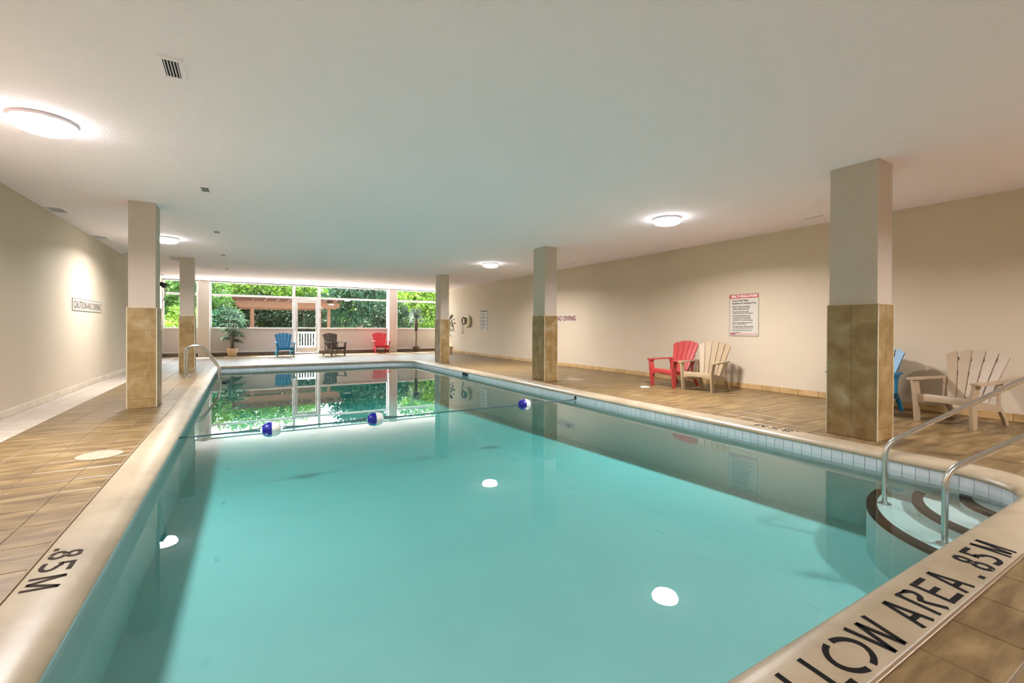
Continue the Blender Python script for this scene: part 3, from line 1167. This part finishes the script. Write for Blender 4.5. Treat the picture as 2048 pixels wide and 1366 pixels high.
# ------------------------------------------------------------------ signs
def wall_sign(name, label, xw, y_read0, y_read1, z0, z1, s, board='sign_white', frame=True):
    """board on a side wall; s = +1 on the left wall (faces +x), -1 on the right wall. Returns root and a text matrix maker."""
    root = thing(name, label, 'sign')
    a, b = sorted((y_read0, y_read1))
    t = 0.008
    MB().cbox(min(xw + s * .001, xw + s * t), max(xw + s * .001, xw + s * t), a, b, z0, z1, .002).build('board', board, root)
    if frame:
        e = .01
        X = (min(xw, xw + s * .012), max(xw, xw + s * .012))
        m = MB().box(*X, a - e, b + e, z0 - e, z0).box(*X, a - e, b + e, z1, z1 + e).box(*X, a - e, a, z0, z1).box(*X, b, b + e, z0, z1)
        m.build('frame', 'sign_frame', root)
    dy = 1 if y_read1 > y_read0 else -1

    def M(u, v):
        # text x -> reading direction, text y -> up, normal -> into the room
        return Matrix(((0, 0, s, xw + s * (t + .0012)), (dy, 0, 0, y_read0 + dy * u), (0, 1, 0, z0 + v), (0, 0, 0, 1)))
    return root, M


r, M = wall_sign('caution_sign', 'long pale CAUTION-NO DIVING sign on the left wall', XL, 11.15, 13.09, 1.49, 1.70, 1)
put_text('lettering', 'CAUTION-NO DIVING', 0.19, 'letter_brown', M(0.06, 0.035), r, bold=0.004, width=1.82)
r, M = wall_sign('caution_sign', 'white sign with maroon NO DIVING letters behind the column', XR, 12.80, 10.83, 1.395, 1.59, -1, frame=False)
put_text('lettering', 'CAUTION-NO DIVING', 0.2, 'letter_maroon', M(0.05, 0.027), r, bold=0.006, width=1.86)

r, M = wall_sign('health_sign', 'white HEALTH REGULATIONS sign with red header above the tan chair', XR, 5.832, 5.228, 1.058, 1.885, -1)
put_text('lettering', 'HEALTH REGULATIONS', 0.068, 'letter_white', M(0.035, 0.765), r, bold=0.0018, width=0.545).location.x = -0.0022
hb = MB().box(XR - .0096, XR - .008, 5.828 - .6, 5.828, 1.058 + .748, 1.058 + .822).build('red_header', 'sign_red', r)
MB().box(XR - .0096, XR - .008, 5.25, 5.815, 1.058 + .018, 1.058 + .042).build('red_footer', 'sign_red', r)
MB().box(XR - .0108, XR - .0096, 5.26, 5.70, 1.058 + .026, 1.058 + .034).build('print_line', 'letter_white', r)
put_text('lettering', 'Ontario Public Health', 0.05, 'letter_black', M(0.055, 0.685), r, bold=0.0008, width=0.34)
put_text('lettering', 'Regulations for Swimming Pools', 0.05, 'letter_black', M(0.055, 0.632), r, bold=0.0008, width=0.50)
LINES = [('1', ['No person having a communicable', 'disease or open sores on his or', 'her body shall enter the pool.']), ('2', ['No person shall bring a glass', 'container onto the deck or into the pool.']),
         ('3', ['No person shall pollute the pool', 'in any manner and that spitting,', 'spouting of water and blowing the', 'nose in the pool or on the deck are prohibited.']),
         ('4', ['No person shall engage in boisterous', 'play in or about the pool.']), ('5', ['The maximum number of bathers permitted', 'on the deck and in the pool at any time is: 30']),
         ('6', ['No street clothes in the pool area']), ('7', ['Take a shower', 'before entering the pool.'])]
LINES[5] = ('6', ['No street clothes in the pool area.'])
vv = 0.577
for num, ls in LINES:
    put_text('lettering', num, 0.03, 'letter_black', M(0.03, vv), r, bold=0.0006)
    for tx in ls:
        put_text('lettering', tx, 0.028, 'letter_black', M(0.068, vv), r, bold=0.0007, width=min(0.43, 0.0118 * len(tx)))
        vv -= 0.0315
    vv -= 0.014

r, M = wall_sign('rules_sign', 'tall white notice of pool rules beside the life ring', XR, 17.29, 16.655, 1.095, 1.93, -1)
MB().box(XR - .0092, XR - .008, 16.70, 17.25, 1.095 + .745, 1.095 + .795).build('print_line', 'letter_brown', r)
vv = 0.68
for k, wd in enumerate((0.36, 0.52, 0.0, 0.40, 0.50, 0.46, 0.0, 0.36, 0.52, 0.44, 0.0, 0.50, 0.38, 0.48, 0.0, 0.42, 0.3)):
    if wd:
        MB().box(XR - .0092, XR - .008, 17.29 - .05 - wd, 17.29 - .05, 1.095 + vv - .018, 1.095 + vv).build('print_line', 'letter_black', r)
    vv -= 0.038

# ------------------------------------------------------------------ life ring
ring = thing('life_ring', 'cream life ring hung on the wall beside the rules notice', 'life ring', (XR, 18.45, 1.47))
MB().torus((-0.075, 0, 0), 0.215, 0.07, 'x', 36, 12).build('ring', 'ring_cream', ring, True)
for k in range(4):
    a = math.pi / 4 + k * math.pi / 2
    MB().torus((-0.075, 0, 0), 0.215, 0.073, 'x', 4, 12, a - .14, a + .14).build('band', 'fabric_cream', ring, True)
MB().cbox(-0.16, 0.0, -.02, .02, .13, .16, .004).build('hook', 'black_plastic', ring)
rope = thing('rope_coil', 'dark coiled throw rope hanging over the life ring', 'rope', (XR, 18.62, 1.5))
for k in range(5):
    MB().torus((-0.16 - .012 * (k % 2), -.01 + .018 * k, -.02), 0.15 + .01 * (k % 3), 0.011, 'x', 28, 6).build('loop', 'rope_dark', rope, True)
MB().tube(fillet([(-.16, .1, -.15), (-.155, .12, -.32), (-.15, .1, -.42), (-.15, .14, -.56)], .1, 6), .008, 6).build('tail', 'rope_dark', rope, True)
MB().tube(fillet([(-.155, .12, -.36), (-.15, .05, -.45), (-.15, .03, -.52)], .1, 6), .008, 6).build('tail', 'rope_dark', rope, True)
MB().lathe([(0.0, -.03), (.022, -.02), (.022, .02), (0, .03)], (-.15, .14, -.56), 12).build('toggle', 'black_plastic', rope, True)


# ------------------------------------------------------------------ Adirondack chairs
def chair(label, mat, x, y, rz, group=None):
    r = thing('adirondack_chair', label, 'chair', (x, y, 0), rz, group)
    T = 0.024

    def part(nm, mb):
        return mb.build(nm, mat, r, True)
    # back slats: fan in a reclined plane
    bo, lean = Vector((0, 0.10, 0.25)), math.radians(21)
    V = Vector((0, math.sin(lean), math.cos(lean)))
    Nn = Vector((0, -math.cos(lean), math.sin(lean)))
    U = Vector((1, 0, 0))
    Hb = 0.735

    def edge(k, v):      # k in -2.5..2.5, v along the slat
        return k * (0.080 + 0.062 * (v / Hb) ** 1.15)

    def top(u):
        return Hb - 0.85 * u * u
    for s in range(5):
        k0, k1 = s - 2.5, s - 1.5
        gl = 0.0085
        L, R = [], []
        vmax0 = vmax1 = Hb
        for _ in range(4):
            vmax0 = top(edge(k0, vmax0))
            vmax1 = top(edge(k1, vmax1))
        n = 8
        for q in range(n + 1):
            t = q / n
            L.append((edge(k0, vmax0 * t) + gl * (0.4 + t), vmax0 * t - (0.012 if q == n else 0)))
            R.append((edge(k1, vmax1 * t) - gl * (0.4 + t), vmax1 * t - (0.012 if q == n else 0)))
        um = (L[-1][0] + R[-1][0]) / 2
        tp = [(R[-1][0] - .012, R[-1][1] + .012), (um, top(um)), (L[-1][0] + .012, L[-1][1] + .012)]
        # slightly dished across: outer slats come forward
        poly = R + tp + L[::-1]
        dish = lambda u: Nn * (0.055 * (u / 0.36) ** 2)
        P = [bo + U * u + V * v + dish(u) for u, v in poly]
        part('back_slat', MB().prism(P, -Nn * T))
    for vv_, wd in ((0.10, 0.40), (0.40, 0.53), (0.60, 0.58)):
        mb = MB()
        rings = []
        for q in range(9):
            u = -wd / 2 + wd * q / 8
            c = bo + U * u + V * vv_ + Nn * (0.055 * (u / 0.36) ** 2) - Nn * (T + .001)
            rings.append([c - V * .02, c + V * .02, c + V * .02 - Nn * .02, c - V * .02 - Nn * .02])
        part('back_brace', mb.loft(rings))
    # seat slats
    for k in range(5):
        y0 = -0.37 + k * 0.1
        y1 = y0 + 0.088
        zf = lambda yy: 0.365 - 0.22 * (yy + 0.37) - 0.03 * math.sin(math.pi * min(1, (yy + 0.37) / 0.5))
        wd = 0.255 - 0.012 * k
        P = [(-wd, y0, zf(y0)), (wd, y0, zf(y0)), (wd, y1, zf(y1)), (-wd, y1, zf(y1))]
        part('seat_slat', MB().prism(P, (0, 0, -T)))
    # curved front apron
    mb = MB()
    rings = []
    for q in range(11):
        u = -0.27 + 0.54 * q / 10
        lo = 0.275 - 0.035 * (2 * u / 0.54) ** 4
        rings.append([(u, -0.395, lo), (u, -0.40, 0.33), (u, -0.385, 0.362), (u, -0.36, 0.362), (u, -0.365, lo)])
    part('front_apron', mb.loft(rings))
    for s in (-1, 1):
        # arm: broad paddle that narrows to the back
        P = [(s * 0.268, -0.425), (s * 0.305, -0.455), (s * 0.36, -0.455), (s * 0.39, -0.42), (s * 0.385, -0.25), (s * 0.365, -0.05), (s * 0.335, 0.12), (s * 0.31, 0.27), (s * 0.262, 0.27), (s * 0.262, 0.12), (s * 0.275, -0.1)]
        if s < 0:
            P = P[::-1]
        part('arm', MB().prism([(a, b, 0.535 + 0.012 * (b + .45)) for a, b in P], (0, 0, .024)))
        # front leg: tapering board from arm to floor
        rings = []
        for z, yc, hw, xo in ((0.0, -0.375, 0.036, 0.288), (0.18, -0.385, 0.05, 0.288), (0.36, -0.395, 0.062, 0.29), (0.48, -0.392, 0.056, 0.305), (0.536, -0.385, 0.066, 0.32)):
            th = 0.034
            a, b = s * (xo - th / 2), s * (xo + th / 2)
            rings.append([(a, yc - hw, z), (b, yc - hw, z), (b, yc + hw, z), (a, yc + hw, z)])
        part('front_leg', MB().loft(rings))
        # side rail under the seat
        P = [(-0.37, 0.35), (-0.37, 0.275), (0.05, 0.19), (0.16, 0.18), (0.19, 0.25), (0.08, 0.27)]
        part('side_rail', MB().prism([(s * 0.262, a, b) for a, b in P], (s * .022, 0, 0)))
        # rear leg sweeps back to the floor
        rings = []
        for z, yc, hw, xo in ((0.0, 0.335, 0.028, 0.27), (0.09, 0.30, 0.032, 0.266), (0.17, 0.245, 0.036, 0.262), (0.25, 0.165, 0.05, 0.258)):
            th = 0.036
            a, b = s * (xo - th / 2), s * (xo + th / 2)
            rings.append([(a, yc - hw, z), (b, yc - hw, z), (b, yc + hw, z), (a, yc + hw, z)])
        part('rear_leg', MB().loft(rings))
        # gusset from arm to back
        P = [(0.10, 0.54), (0.25, 0.54), (0.24, 0.5), (0.19, 0.44), (0.19, 0.25), (0.14, 0.25), (0.14, 0.44)]
        part('arm_post', MB().prism([(s * 0.262, a, b) for a, b in P], (s * .02, 0, 0)))
    return r


chair('sky blue plastic Adirondack chair beside the glass door', 'blue_plastic', 1.45, 20.55, 0.06)
chair('dark brown plastic Adirondack chair by the windows', 'brown_plastic', 3.27, 20.22, 0.34)
chair('bright red plastic Adirondack chair against the window wall', 'red_plastic', 5.47, 21.2, -0.06)
chair('coral red plastic Adirondack chair against the right wall beside a tan one', 'coral_plastic', 7.80, 6.48, -1.60)
chair('tan plastic Adirondack chair under the health regulations sign', 'tan_plastic', 7.80, 5.735, -1.40)
chair('teal blue plastic Adirondack chair half hidden behind the column', 'teal_plastic', 8.04, 3.16, -1.60)
chair('taupe plastic Adirondack chair behind the stair handrails', 'taupe_plastic', 7.925, 2.10, -1.76)

# ------------------------------------------------------------------ rails
def stair_rail(x, y, label):
    r = thing('stair_handrail', label, 'handrail', (x, y, 0))
    k = math.sqrt(0.5)
    S = lambda s, z: (k * s, -k * s, z)
    path = fillet([S(0, -0.375), S(0, 0.165), S(1.08, 0.83), S(1.45, 0.83), S(1.45, 0.005)], [0.12, 0.14, 0.14], 10)
    MB().tube(path, 0.0205, 16).build('tube', 'steel', r, True)
    MB().lathe([(0, 0), (0.05, 0), (0.05, 0.008), (0.03, 0.018), (0, 0.018)], S(0, -0.375), 20).build('foot_plate', 'steel', r, True)
    MB().lathe([(0, 0), (0.05, 0), (0.05, 0.008), (0.03, 0.018), (0, 0.018)], S(1.45, 0.0), 20).build('foot_plate', 'steel', r, True)
    return r


stair_rail(4.98, 1.83, 'bent steel stair handrail rising from the steps nearer the tiled column')
stair_rail(4.42, 1.26, 'bent steel stair handrail rising from the steps nearer the lettered coping')


def grab_rail(y, label):
    r = thing('grab_rail', label, 'grab rail', (-1.15, y, 0))
    path = fillet([(0, 0, 0), (0, 0, 0.735), (0.31, 0, 0.735), (0.665, 0, 0.2), (0.665, 0, -1.0)], [0.2, 0.12, 0.06], 10)
    MB().tube(path, 0.0215, 14).build('tube', 'steel', r, True)
    MB().lathe([(0, 0), (0.055, 0), (0.055, 0.008), (0.03, 0.02), (0, 0.02)], (0, 0, 0), 20).build('floor_plate', 'steel', r, True)
    return r


grab_rail(12.95, 'arched steel ladder grab rail, the one nearer the lettered coping')
grab_rail(13.45, 'arched steel ladder grab rail, the one nearer the golden tiled column')
ld = thing('ladder_steps', 'steel ladder treads between the grab rails under water', 'ladder', (-0.485, 13.2, 0))
for z in (-0.4, -0.65, -0.9):
    MB().cbox(-0.05, 0.05, -0.229, 0.229, z, z + 0.03, .004).build('tread', 'steel', ld)

# ------------------------------------------------------------------ lane rope with floats
lr = thing('float_rope', 'grey lane rope with blue and white floats across the water', 'rope', (0, 6.79, WATER_Z))
XF = (0.33, 1.68, 4.26)


def sagline(x0, x1, z0=0.006, n=10):
    return [(x0 + (x1 - x0) * k / n, 0.02 * math.sin(3.1 * k / n), z0) for k in range(n + 1)]


xs = [SEAM[0] + WALL_D + 0.01] + list(XF) + [SEAM[1] - WALL_D - 0.01]
for k in range(len(xs) - 1):
    a = xs[k] + (0.13 if k > 0 else 0)
    b = xs[k + 1] - (0.13 if k < len(xs) - 2 else 0)
    MB().tube(sagline(a, b), 0.008, 6).build('rope', 'rope_grey', lr, True)
for xf in XF:
    for s in (-1, 1):
        MB().tube([(xf + s * .12, 0.03, .02), (xf + s * .28, 0.012, .012), (xf + s * .42, 0.0, .006)], .008, 6).build('knot_loop', 'rope_grey', lr, True)
    R = 0.085
    prof = lambda s: [(0.0, 0.0), (R, 0.0), (R, s * .036), (R * .9, s * .07), (R * .68, s * .098), (R * .42, s * .11), (0.0, s * .11)]
    f = MB().lathe(prof(-1), (xf, 0, 0.012), 26, 'x').build('float', 'float_blue', lr, True)
    MB().lathe(prof(1), (xf, 0, 0.012), 26, 'x').build('white_half', 'float_white', f, True)

# ------------------------------------------------------------------ covers on the deck
for x, y, rr, lb in ((-1.14, 5.58, 0.17, 'round pale hatch set in the deck near the worn depth marking'), (6.62, 8.38, 0.2, 'round pale hatch set in the deck beside the no diving column')):
    o = MB().lathe([(0, 0), (rr, 0), (rr, 0.004), (rr - .006, 0.006), (rr - .03, 0.006), (rr - .035, 0.004), (0, 0.004)], (x, y, 0.0), 32).build('deck_hatch', 'drain_cover')
    tag(o, lb, 'hatch')
o = MB().lathe([(0, 0), (.09, 0), (.09, .006), (.08, .01), (0, .01)], (7.05, 6.62, 0), 24).build('drain_cover', 'light_grey')
tag(o, 'small pale round drain cover on the deck beside the coral chair', 'drain')

# ------------------------------------------------------------------ foliage
def leaf_mesh(P, D, Nv, L, W):
    """P roots, D directions, Nv side vectors (n x 3), L, W sizes -> folded diamond leaves, 2 tris each"""
    n = len(P)
    D = D / np.linalg.norm(D, axis=1, keepdims=True)
    S = np.cross(D, Nv)
    S /= np.linalg.norm(S, axis=1, keepdims=True) + 1e-9
    Up = np.cross(S, D)
    a = P
    b = P + D * (L * 0.45)[:, None] + S * (W / 2)[:, None] + Up * (L * 0.06)[:, None]
    c = P + D * L[:, None]
    d = P + D * (L * 0.45)[:, None] - S * (W / 2)[:, None] + Up * (L * 0.06)[:, None]
    V = np.stack([a, b, c, d], 1).reshape(-1, 3)
    base = np.arange(n)[:, None] * 4
    F = np.concatenate([base + np.array([0, 1, 2]), base + np.array([0, 2, 3])], 1).reshape(-1, 3)
    return V, F


def mesh_np(name, V, F, mat):
    me = bpy.data.meshes.new(name)
    me.vertices.add(len(V))
    me.vertices.foreach_set('co', V.astype(np.float32).ravel())
    me.loops.add(F.size)
    me.loops.foreach_set('vertex_index', F.astype(np.int32).ravel())
    me.polygons.add(len(F))
    me.polygons.foreach_set('loop_start', np.arange(0, F.size, F.shape[1], dtype=np.int32))
    me.update(calc_edges=True)
    me.materials.append(MATS[mat])
    return me


def blob_leaves(blobs, n, L, W, droop=0.3, shell=0.55):
    """leaves on and in ellipsoid blobs [(cx,cy,cz,rx,ry,rz)]"""
    B = np.array(blobs, float)
    vol = (B[:, 3] * B[:, 4] * B[:, 5]) ** 0.67
    idx = RNG.choice(len(B), n, p=vol / vol.sum())
    d = RNG.normal(size=(n, 3))
    d /= np.linalg.norm(d, axis=1, keepdims=True)
    rad = shell + (1 - shell) * RNG.random(n) ** 0.5
    P = B[idx, :3] + d * B[idx, 3:] * rad[:, None]
    D = d * 0.6 + RNG.normal(size=(n, 3)) * 0.6 + np.array([0, 0, -droop])
    Nv = RNG.normal(size=(n, 3)) * 0.5 + np.array([0, -0.15, 1.0])
    Ls = L * (0.6 + 0.8 * RNG.random(n))
    return leaf_mesh(P, D, Nv, Ls, Ls * W)


def tree(name, label, cat, x, y, h, crown, n, L, mat, W=0.5, trunk=0.12, group=None, nb=14, low=0.3, zg=-0.1, flat=0.5, trunks=1):
    r = thing(name, label, cat, (x, y, zg), 0, group)
    blobs = []
    for k in range(nb):
        t = (k + 0.5) / nb
        z = h * (low + (1 - low) * t)
        rr = crown * (math.sin(math.pi * min(0.97, 0.12 + 0.85 * t)) ** 0.7) * 0.75
        a = k * 2.4 + random.random()
        q = crown * (0.38 + 0.25 * random.random())
        blobs.append((rr * math.cos(a), rr * math.sin(a), z, q, q, q * flat))
    V, F = blob_leaves(blobs, n, L, W)
    fo = link('foliage', mesh_np('foliage', V, F, mat), r)
    fo['kind'] = 'stuff'
    mb = MB()
    for k in range(trunks):
        dx = (k - (trunks - 1) / 2) * 0.35
        mb.tube([(dx, 0, 0), (dx * 1.2 + .03, .02, h * .3), (dx * 1.5 - .03, 0, h * .6), (dx * 2, .03, h * .9)], [trunk, trunk * .8, trunk * .55, trunk * .15], 8)
    for b in blobs[::2]:
        mb.tube([(0, 0, max(h * .2, b[2] - crown * .6)), (b[0] * .5, b[1] * .5, b[2] - crown * .15), (b[0], b[1], b[2])], [trunk * .4, trunk * .25, trunk * .08], 5)
    mb.build('trunk', 'bark', r, True)
    return r


pt = MB().box(-14, 22, YF + 0.2, 32.6, -0.3, -0.1).build('bounce_patio', 'bounce_concrete')  # out of sight below the sills; extended to bounce sun onto the ceiling
tag(pt, 'unseen pale concrete terrace extended to bounce sun onto the ceiling', 'bounce_patio', kind='structure')
gnd = MB().box(-30, 45, YF + 0.2, 80, -0.4, -0.12).build('ground', 'lawn')
tag(gnd, 'green lawn outside the window wall', 'ground', kind='structure')

# pergola
pg = thing('pergola', 'reddish brown timber pergola seen through the windows', 'pergola', (0, 0, -0.1))
PY0, PY1, PX = 28.0, 31.4, (0.45, 4.27)
for px in PX:
    for py in (PY0, PY1):
        MB().cbox(px - .075, px + .075, py - .075, py + .075, 0, 2.34, .008).build('post', 'wood', pg)
for py in (PY0 - .11, PY0 + .06, PY1 - .11, PY1 + .06):
    P = [(-0.32, 2.52), (-0.32, 2.44), (-0.08, 2.31), (4.62, 2.31), (4.86, 2.44), (4.86, 2.52), (4.86, 2.66), (-0.32, 2.66)]
    MB().prism([(a, py, b) for a, b in P], (0, .05, 0)).build('beam', 'wood', pg)
for k in range(9):
    x = -0.1 + k * 0.59
    P = [(PY0 - .75, 2.74), (PY0 - .5, 2.67), (PY1 + .5, 2.67), (PY1 + .75, 2.74), (PY1 + .75, 2.82), (PY0 - .75, 2.82)]
    MB().prism([(x, a, b) for a, b in P], (.045, 0, 0)).build('rafter', 'wood_dark', pg)
for k in range(15):
    y = PY0 - .65 + k * 0.335
    MB().cbox(-0.5, 5.0, y, y + .045, 2.82, 2.865, .004).build('slat', 'wood_dark', pg)
MB().box(4.2, 4.75, PY1 - .05, PY1 - .03, 2.3, 2.31).build('cross_tie', 'wood_dark', pg)

rl = thing('garden_railing', 'white picket railing seen through the glass door', 'railing', (0, 23.4, -0.1))
MB().cbox(1.5, 3.8, -.03, .03, 0.99, 1.06, .005).build('top_rail', 'railing_white', rl)
MB().cbox(1.5, 3.8, -.025, .025, 0.33, 0.39, .005).build('bottom_rail', 'railing_white', rl)
for k in range(20):
    x = 1.54 + k * 0.117
    MB().cbox(x - .021, x + .021, -.014, .014, 0.39, 0.99, .003).build('picket', 'railing_white', rl)
for x in (1.5, 3.8):
    MB().cbox(x - .045, x + .045, -.045, .045, 0, 1.12, .006).build('post', 'railing_white', rl)

tree('hedge', 'dense dark green hedge right behind the pergola', 'hedge', 0.6, 33.6, 3.0, 1.9, 7000, 0.17, 'leaf_dark', low=0.1, nb=22, flat=0.6)
tree('hedge', 'dense dark hedge seen through the glass door', 'hedge', 3.6, 33.8, 2.9, 1.9, 7000, 0.17, 'leaf_dark', low=0.1, nb=22, flat=0.6)
tree('shrub', 'large glossy dark shrub outside between door window and pilaster', 'shrub', 7.2, 25.6, 2.35, 1.1, 5200, 0.17, 'leaf_dark', low=0.12, nb=16, flat=0.8)
tree('shrub', 'bright green feathery shrub outside the leftmost window', 'shrub', -2.1, 25.2, 1.9, 0.9, 2600, 0.26, 'leaf_fresh', W=0.28, low=0.2, nb=12)
tree('shrub', 'dark leafy shrub low behind the potted palm window', 'shrub', -0.9, 26.8, 1.9, 1.05, 4000, 0.2, 'leaf_blue', low=0.12, nb=14)
tree('tree', 'spreading dark tree with low branches right of the pergola', 'tree', 6.3, 29.5, 4.5, 1.9, 9000, 0.24, 'leaf_blue', W=0.36, low=0.34, nb=18, trunk=0.13, flat=0.35)
tree('tree', 'bright green leafy tree beyond the hedge behind the door', 'tree', 3.2, 38.0, 5.2, 2.6, 9000, 0.26, 'leaf_fresh', low=0.25, nb=20)
tree('tree', 'bright green twin-trunked tree above the pergola roof', 'tree', 0.2, 36.5, 5.2, 2.4, 9000, 0.25, 'leaf_fresh', low=0.3, nb=20, trunks=2, trunk=0.1)
tree('tree', 'mid green tree behind the potted palm window', 'tree', -2.6, 31.0, 4.4, 2.0, 8000, 0.22, 'leaf_mid', low=0.2, nb=18)
tree('tree', 'dense mid green tree beyond the leftmost window', 'tree', -6.0, 33.0, 4.8, 2.5, 9000, 0.24, 'leaf_mid', low=0.12, nb=20)
tree('tree', 'sunny yellow-green tree beyond the right end window', 'tree', 10.4, 30.5, 4.5, 2.3, 9500, 0.22, 'leaf_fresh', low=0.12, nb=20)
tree('tree', 'mid green tree rising behind the glossy dark shrub', 'tree', 8.2, 35.0, 4.9, 2.4, 8500, 0.24, 'leaf_fresh', low=0.2, nb=20)
tree('tree', 'tall dark green tree beyond the far end of the right window', 'tree', 14.2, 34.0, 5.0, 2.7, 8500, 0.25, 'leaf_mid', low=0.12, nb=20)
for k, (x, y, m) in enumerate(((-10.5, 42, 'leaf_mid'), (-5.5, 44, 'leaf_mid'), (-0.5, 45, 'leaf_mid'), (4.8, 44.5, 'leaf_mid'), (10, 43.5, 'leaf_mid'), (15.5, 44, 'leaf_mid'), (20.5, 43, 'leaf_mid'))):
    tree('tree', 'mid green background tree in the tree line behind the garden', 'tree', x, y, 5.0, 3.6, 6500, 0.4, m, low=0.06, nb=22, group='tree line behind the garden', flat=0.6)

# ------------------------------------------------------------------ indoor plants
def frond_plant(root, stems, leaf_l, leaf_n, mat, spread, name='foliage'):
    Ps, Ds, Ns, Ls, Ws = [], [], [], [], []
    mb = MB()
    for (sx, sy, h, lean_a, lean) in stems:
        top = Vector((sx + math.cos(lean_a) * lean, sy + math.sin(lean_a) * lean, h))
        base = Vector((sx * .6, sy * .6, 0.28))
        mid = (base + top) / 2
        mb.tube([base, mid, top], [.016, .014, .008], 6)
        nf = max(6, int((h - 0.45) * 11))
        for k in range(nf):
            t = (k + 0.5) / nf
            z = 0.55 + (h - 0.55) * t
            o = base.lerp(top, (z - 0.28) / (h - 0.28))
            a = k * 2.399 + random.random()
            pl = spread * (0.55 + 0.5 * random.random()) * (0.75 + 0.45 * math.sin(math.pi * t))
            e = o + Vector((math.cos(a) * pl, math.sin(a) * pl, 0.10 + 0.2 * t))
            mb.tube([o, o.lerp(e, .5) + Vector((0, 0, .05)), e], [.005, .004, .003], 4)
            for q in range(leaf_n):
                b = a + (q / (leaf_n - 1) - .5) * 2.9
                Ps.append(e)
                Ds.append((math.cos(b), math.sin(b), -0.55 - 0.3 * random.random() + 0.5 * t))
                Ns.append((0.2 * random.random(), 0.2 * random.random(), 1))
                Ls.append(leaf_l * (.75 + .5 * random.random()))
    Ls = np.array(Ls)
    V, F = leaf_mesh(np.array([tuple(p) for p in Ps]), np.array(Ds), np.array(Ns), Ls, Ls * 0.1)
    fo = link(name, mesh_np(name, V, F, mat), root)
    fo['kind'] = 'stuff'
    mb.build('stems', 'bark', root, True)


palm = thing('potted_palm', 'drooping potted palm in a cream pot by the window', 'plant', (-0.36, 21.45, 0))
MB().lathe([(0, 0), (.13, 0), (.15, .02), (.185, .2), (.2, .26), (.215, .27), (.215, .31), (.195, .315), (.185, .28), (0, .28)], (0, 0, 0), 28).build('pot', 'pot_cream', palm, True)
MB().lathe([(0, .27), (.184, .27), (.184, .288), (0, .3)], (0, 0, 0), 24).build('soil', 'soil', palm, True)
frond_plant(palm, [(-.05, 0, 1.62, 2.5, .12), (.05, .02, 1.45, .3, .1), (0, -.04, 1.2, 4.5, .08), (.03, .04, 1.7, 1.2, .05)], 0.3, 10, 'leaf_indoor', 0.22)

tp = thing('potted_tree', 'slim potted tree with drooping grey crown in a woven basket', 'plant', (7.28, 21.55, 0))
MB().lathe([(0, 0), (.15, 0), (.165, .02), (.17, .23), (.175, .25), (.16, .25), (.15, .22), (0, .22)], (0, 0, 0), 4).build('basket', 'basket', tp)
MB().tube([(0, 0, .2), (.01, 0, .7), (-.01, 0, 1.15), (0, 0, 1.55)], [.03, .028, .03, .05], 10).build('trunk', 'bark', tp, True)
MB().tube([(0, 0, .98), (0, 0, 1.05), (0, 0, 1.25), (.01, 0, 1.5), (0, 0, 1.62)], [.04, .075, .09, .08, .04], 10).build('fibre_sheath', 'bark', tp, True)
_P, _D, _N, _L = [], [], [], []
for k in range(46):
    a = k * 2.399
    rr = 0.42 * (0.5 + 0.5 * random.random())
    o = Vector((0, 0, 1.6 + 0.12 * random.random()))
    up = 0.12 + 0.38 * random.random()
    for q in range(12):
        t = (q + 1) / 12
        p = o + Vector((math.cos(a) * rr * t, math.sin(a) * rr * t, up * math.sin(math.pi * t * .75) * 1.2 - 0.35 * t * t))
        for s in (-1, 1):
            _P.append(tuple(p))
            _D.append((math.cos(a + s * 1.1), math.sin(a + s * 1.1), -0.75))
            _N.append((0, 0, 1))
            _L.append(0.13 * (1 - 0.4 * t))
_L = np.array(_L)
_V, _F = leaf_mesh(np.array(_P), np.array(_D), np.array(_N), _L, _L * 0.22)
fo = link('foliage', mesh_np('foliage', _V, _F, 'leaf_grey'), tp)
fo['kind'] = 'stuff'

fp = thing('potted_ficus', 'broad-leaved potted plant mostly hidden behind the far corner column', 'plant', (8.12, 19.45, 0))
MB().lathe([(0, 0), (.14, 0), (.16, .02), (.19, .3), (.2, .32), (.18, .32), (.17, .28), (0, .28)], (0, 0, 0), 24).build('pot', 'pot_cream', fp, True)
MB().tube([(0, 0, .25), (.02, .02, .8), (.04, -.02, 1.2), (.06, -.04, 1.7)], [.018, .016, .012, .006], 6).build('stem', 'bark', fp, True)
V, F = blob_leaves([(.02, 0, 1.5, .2, .2, .24), (.05, -.05, 1.2, .2, .2, .18), (0, .05, 1.7, .14, .14, .12), (-.05, 0, .95, .16, .16, .1)], 95, 0.13, 0.6)
fo = link('foliage', mesh_np('foliage', V, F, 'leaf_dark'), fp)
fo['kind'] = 'stuff'

print('meshes', len(bpy.data.meshes), 'objects', len(bpy.data.objects))
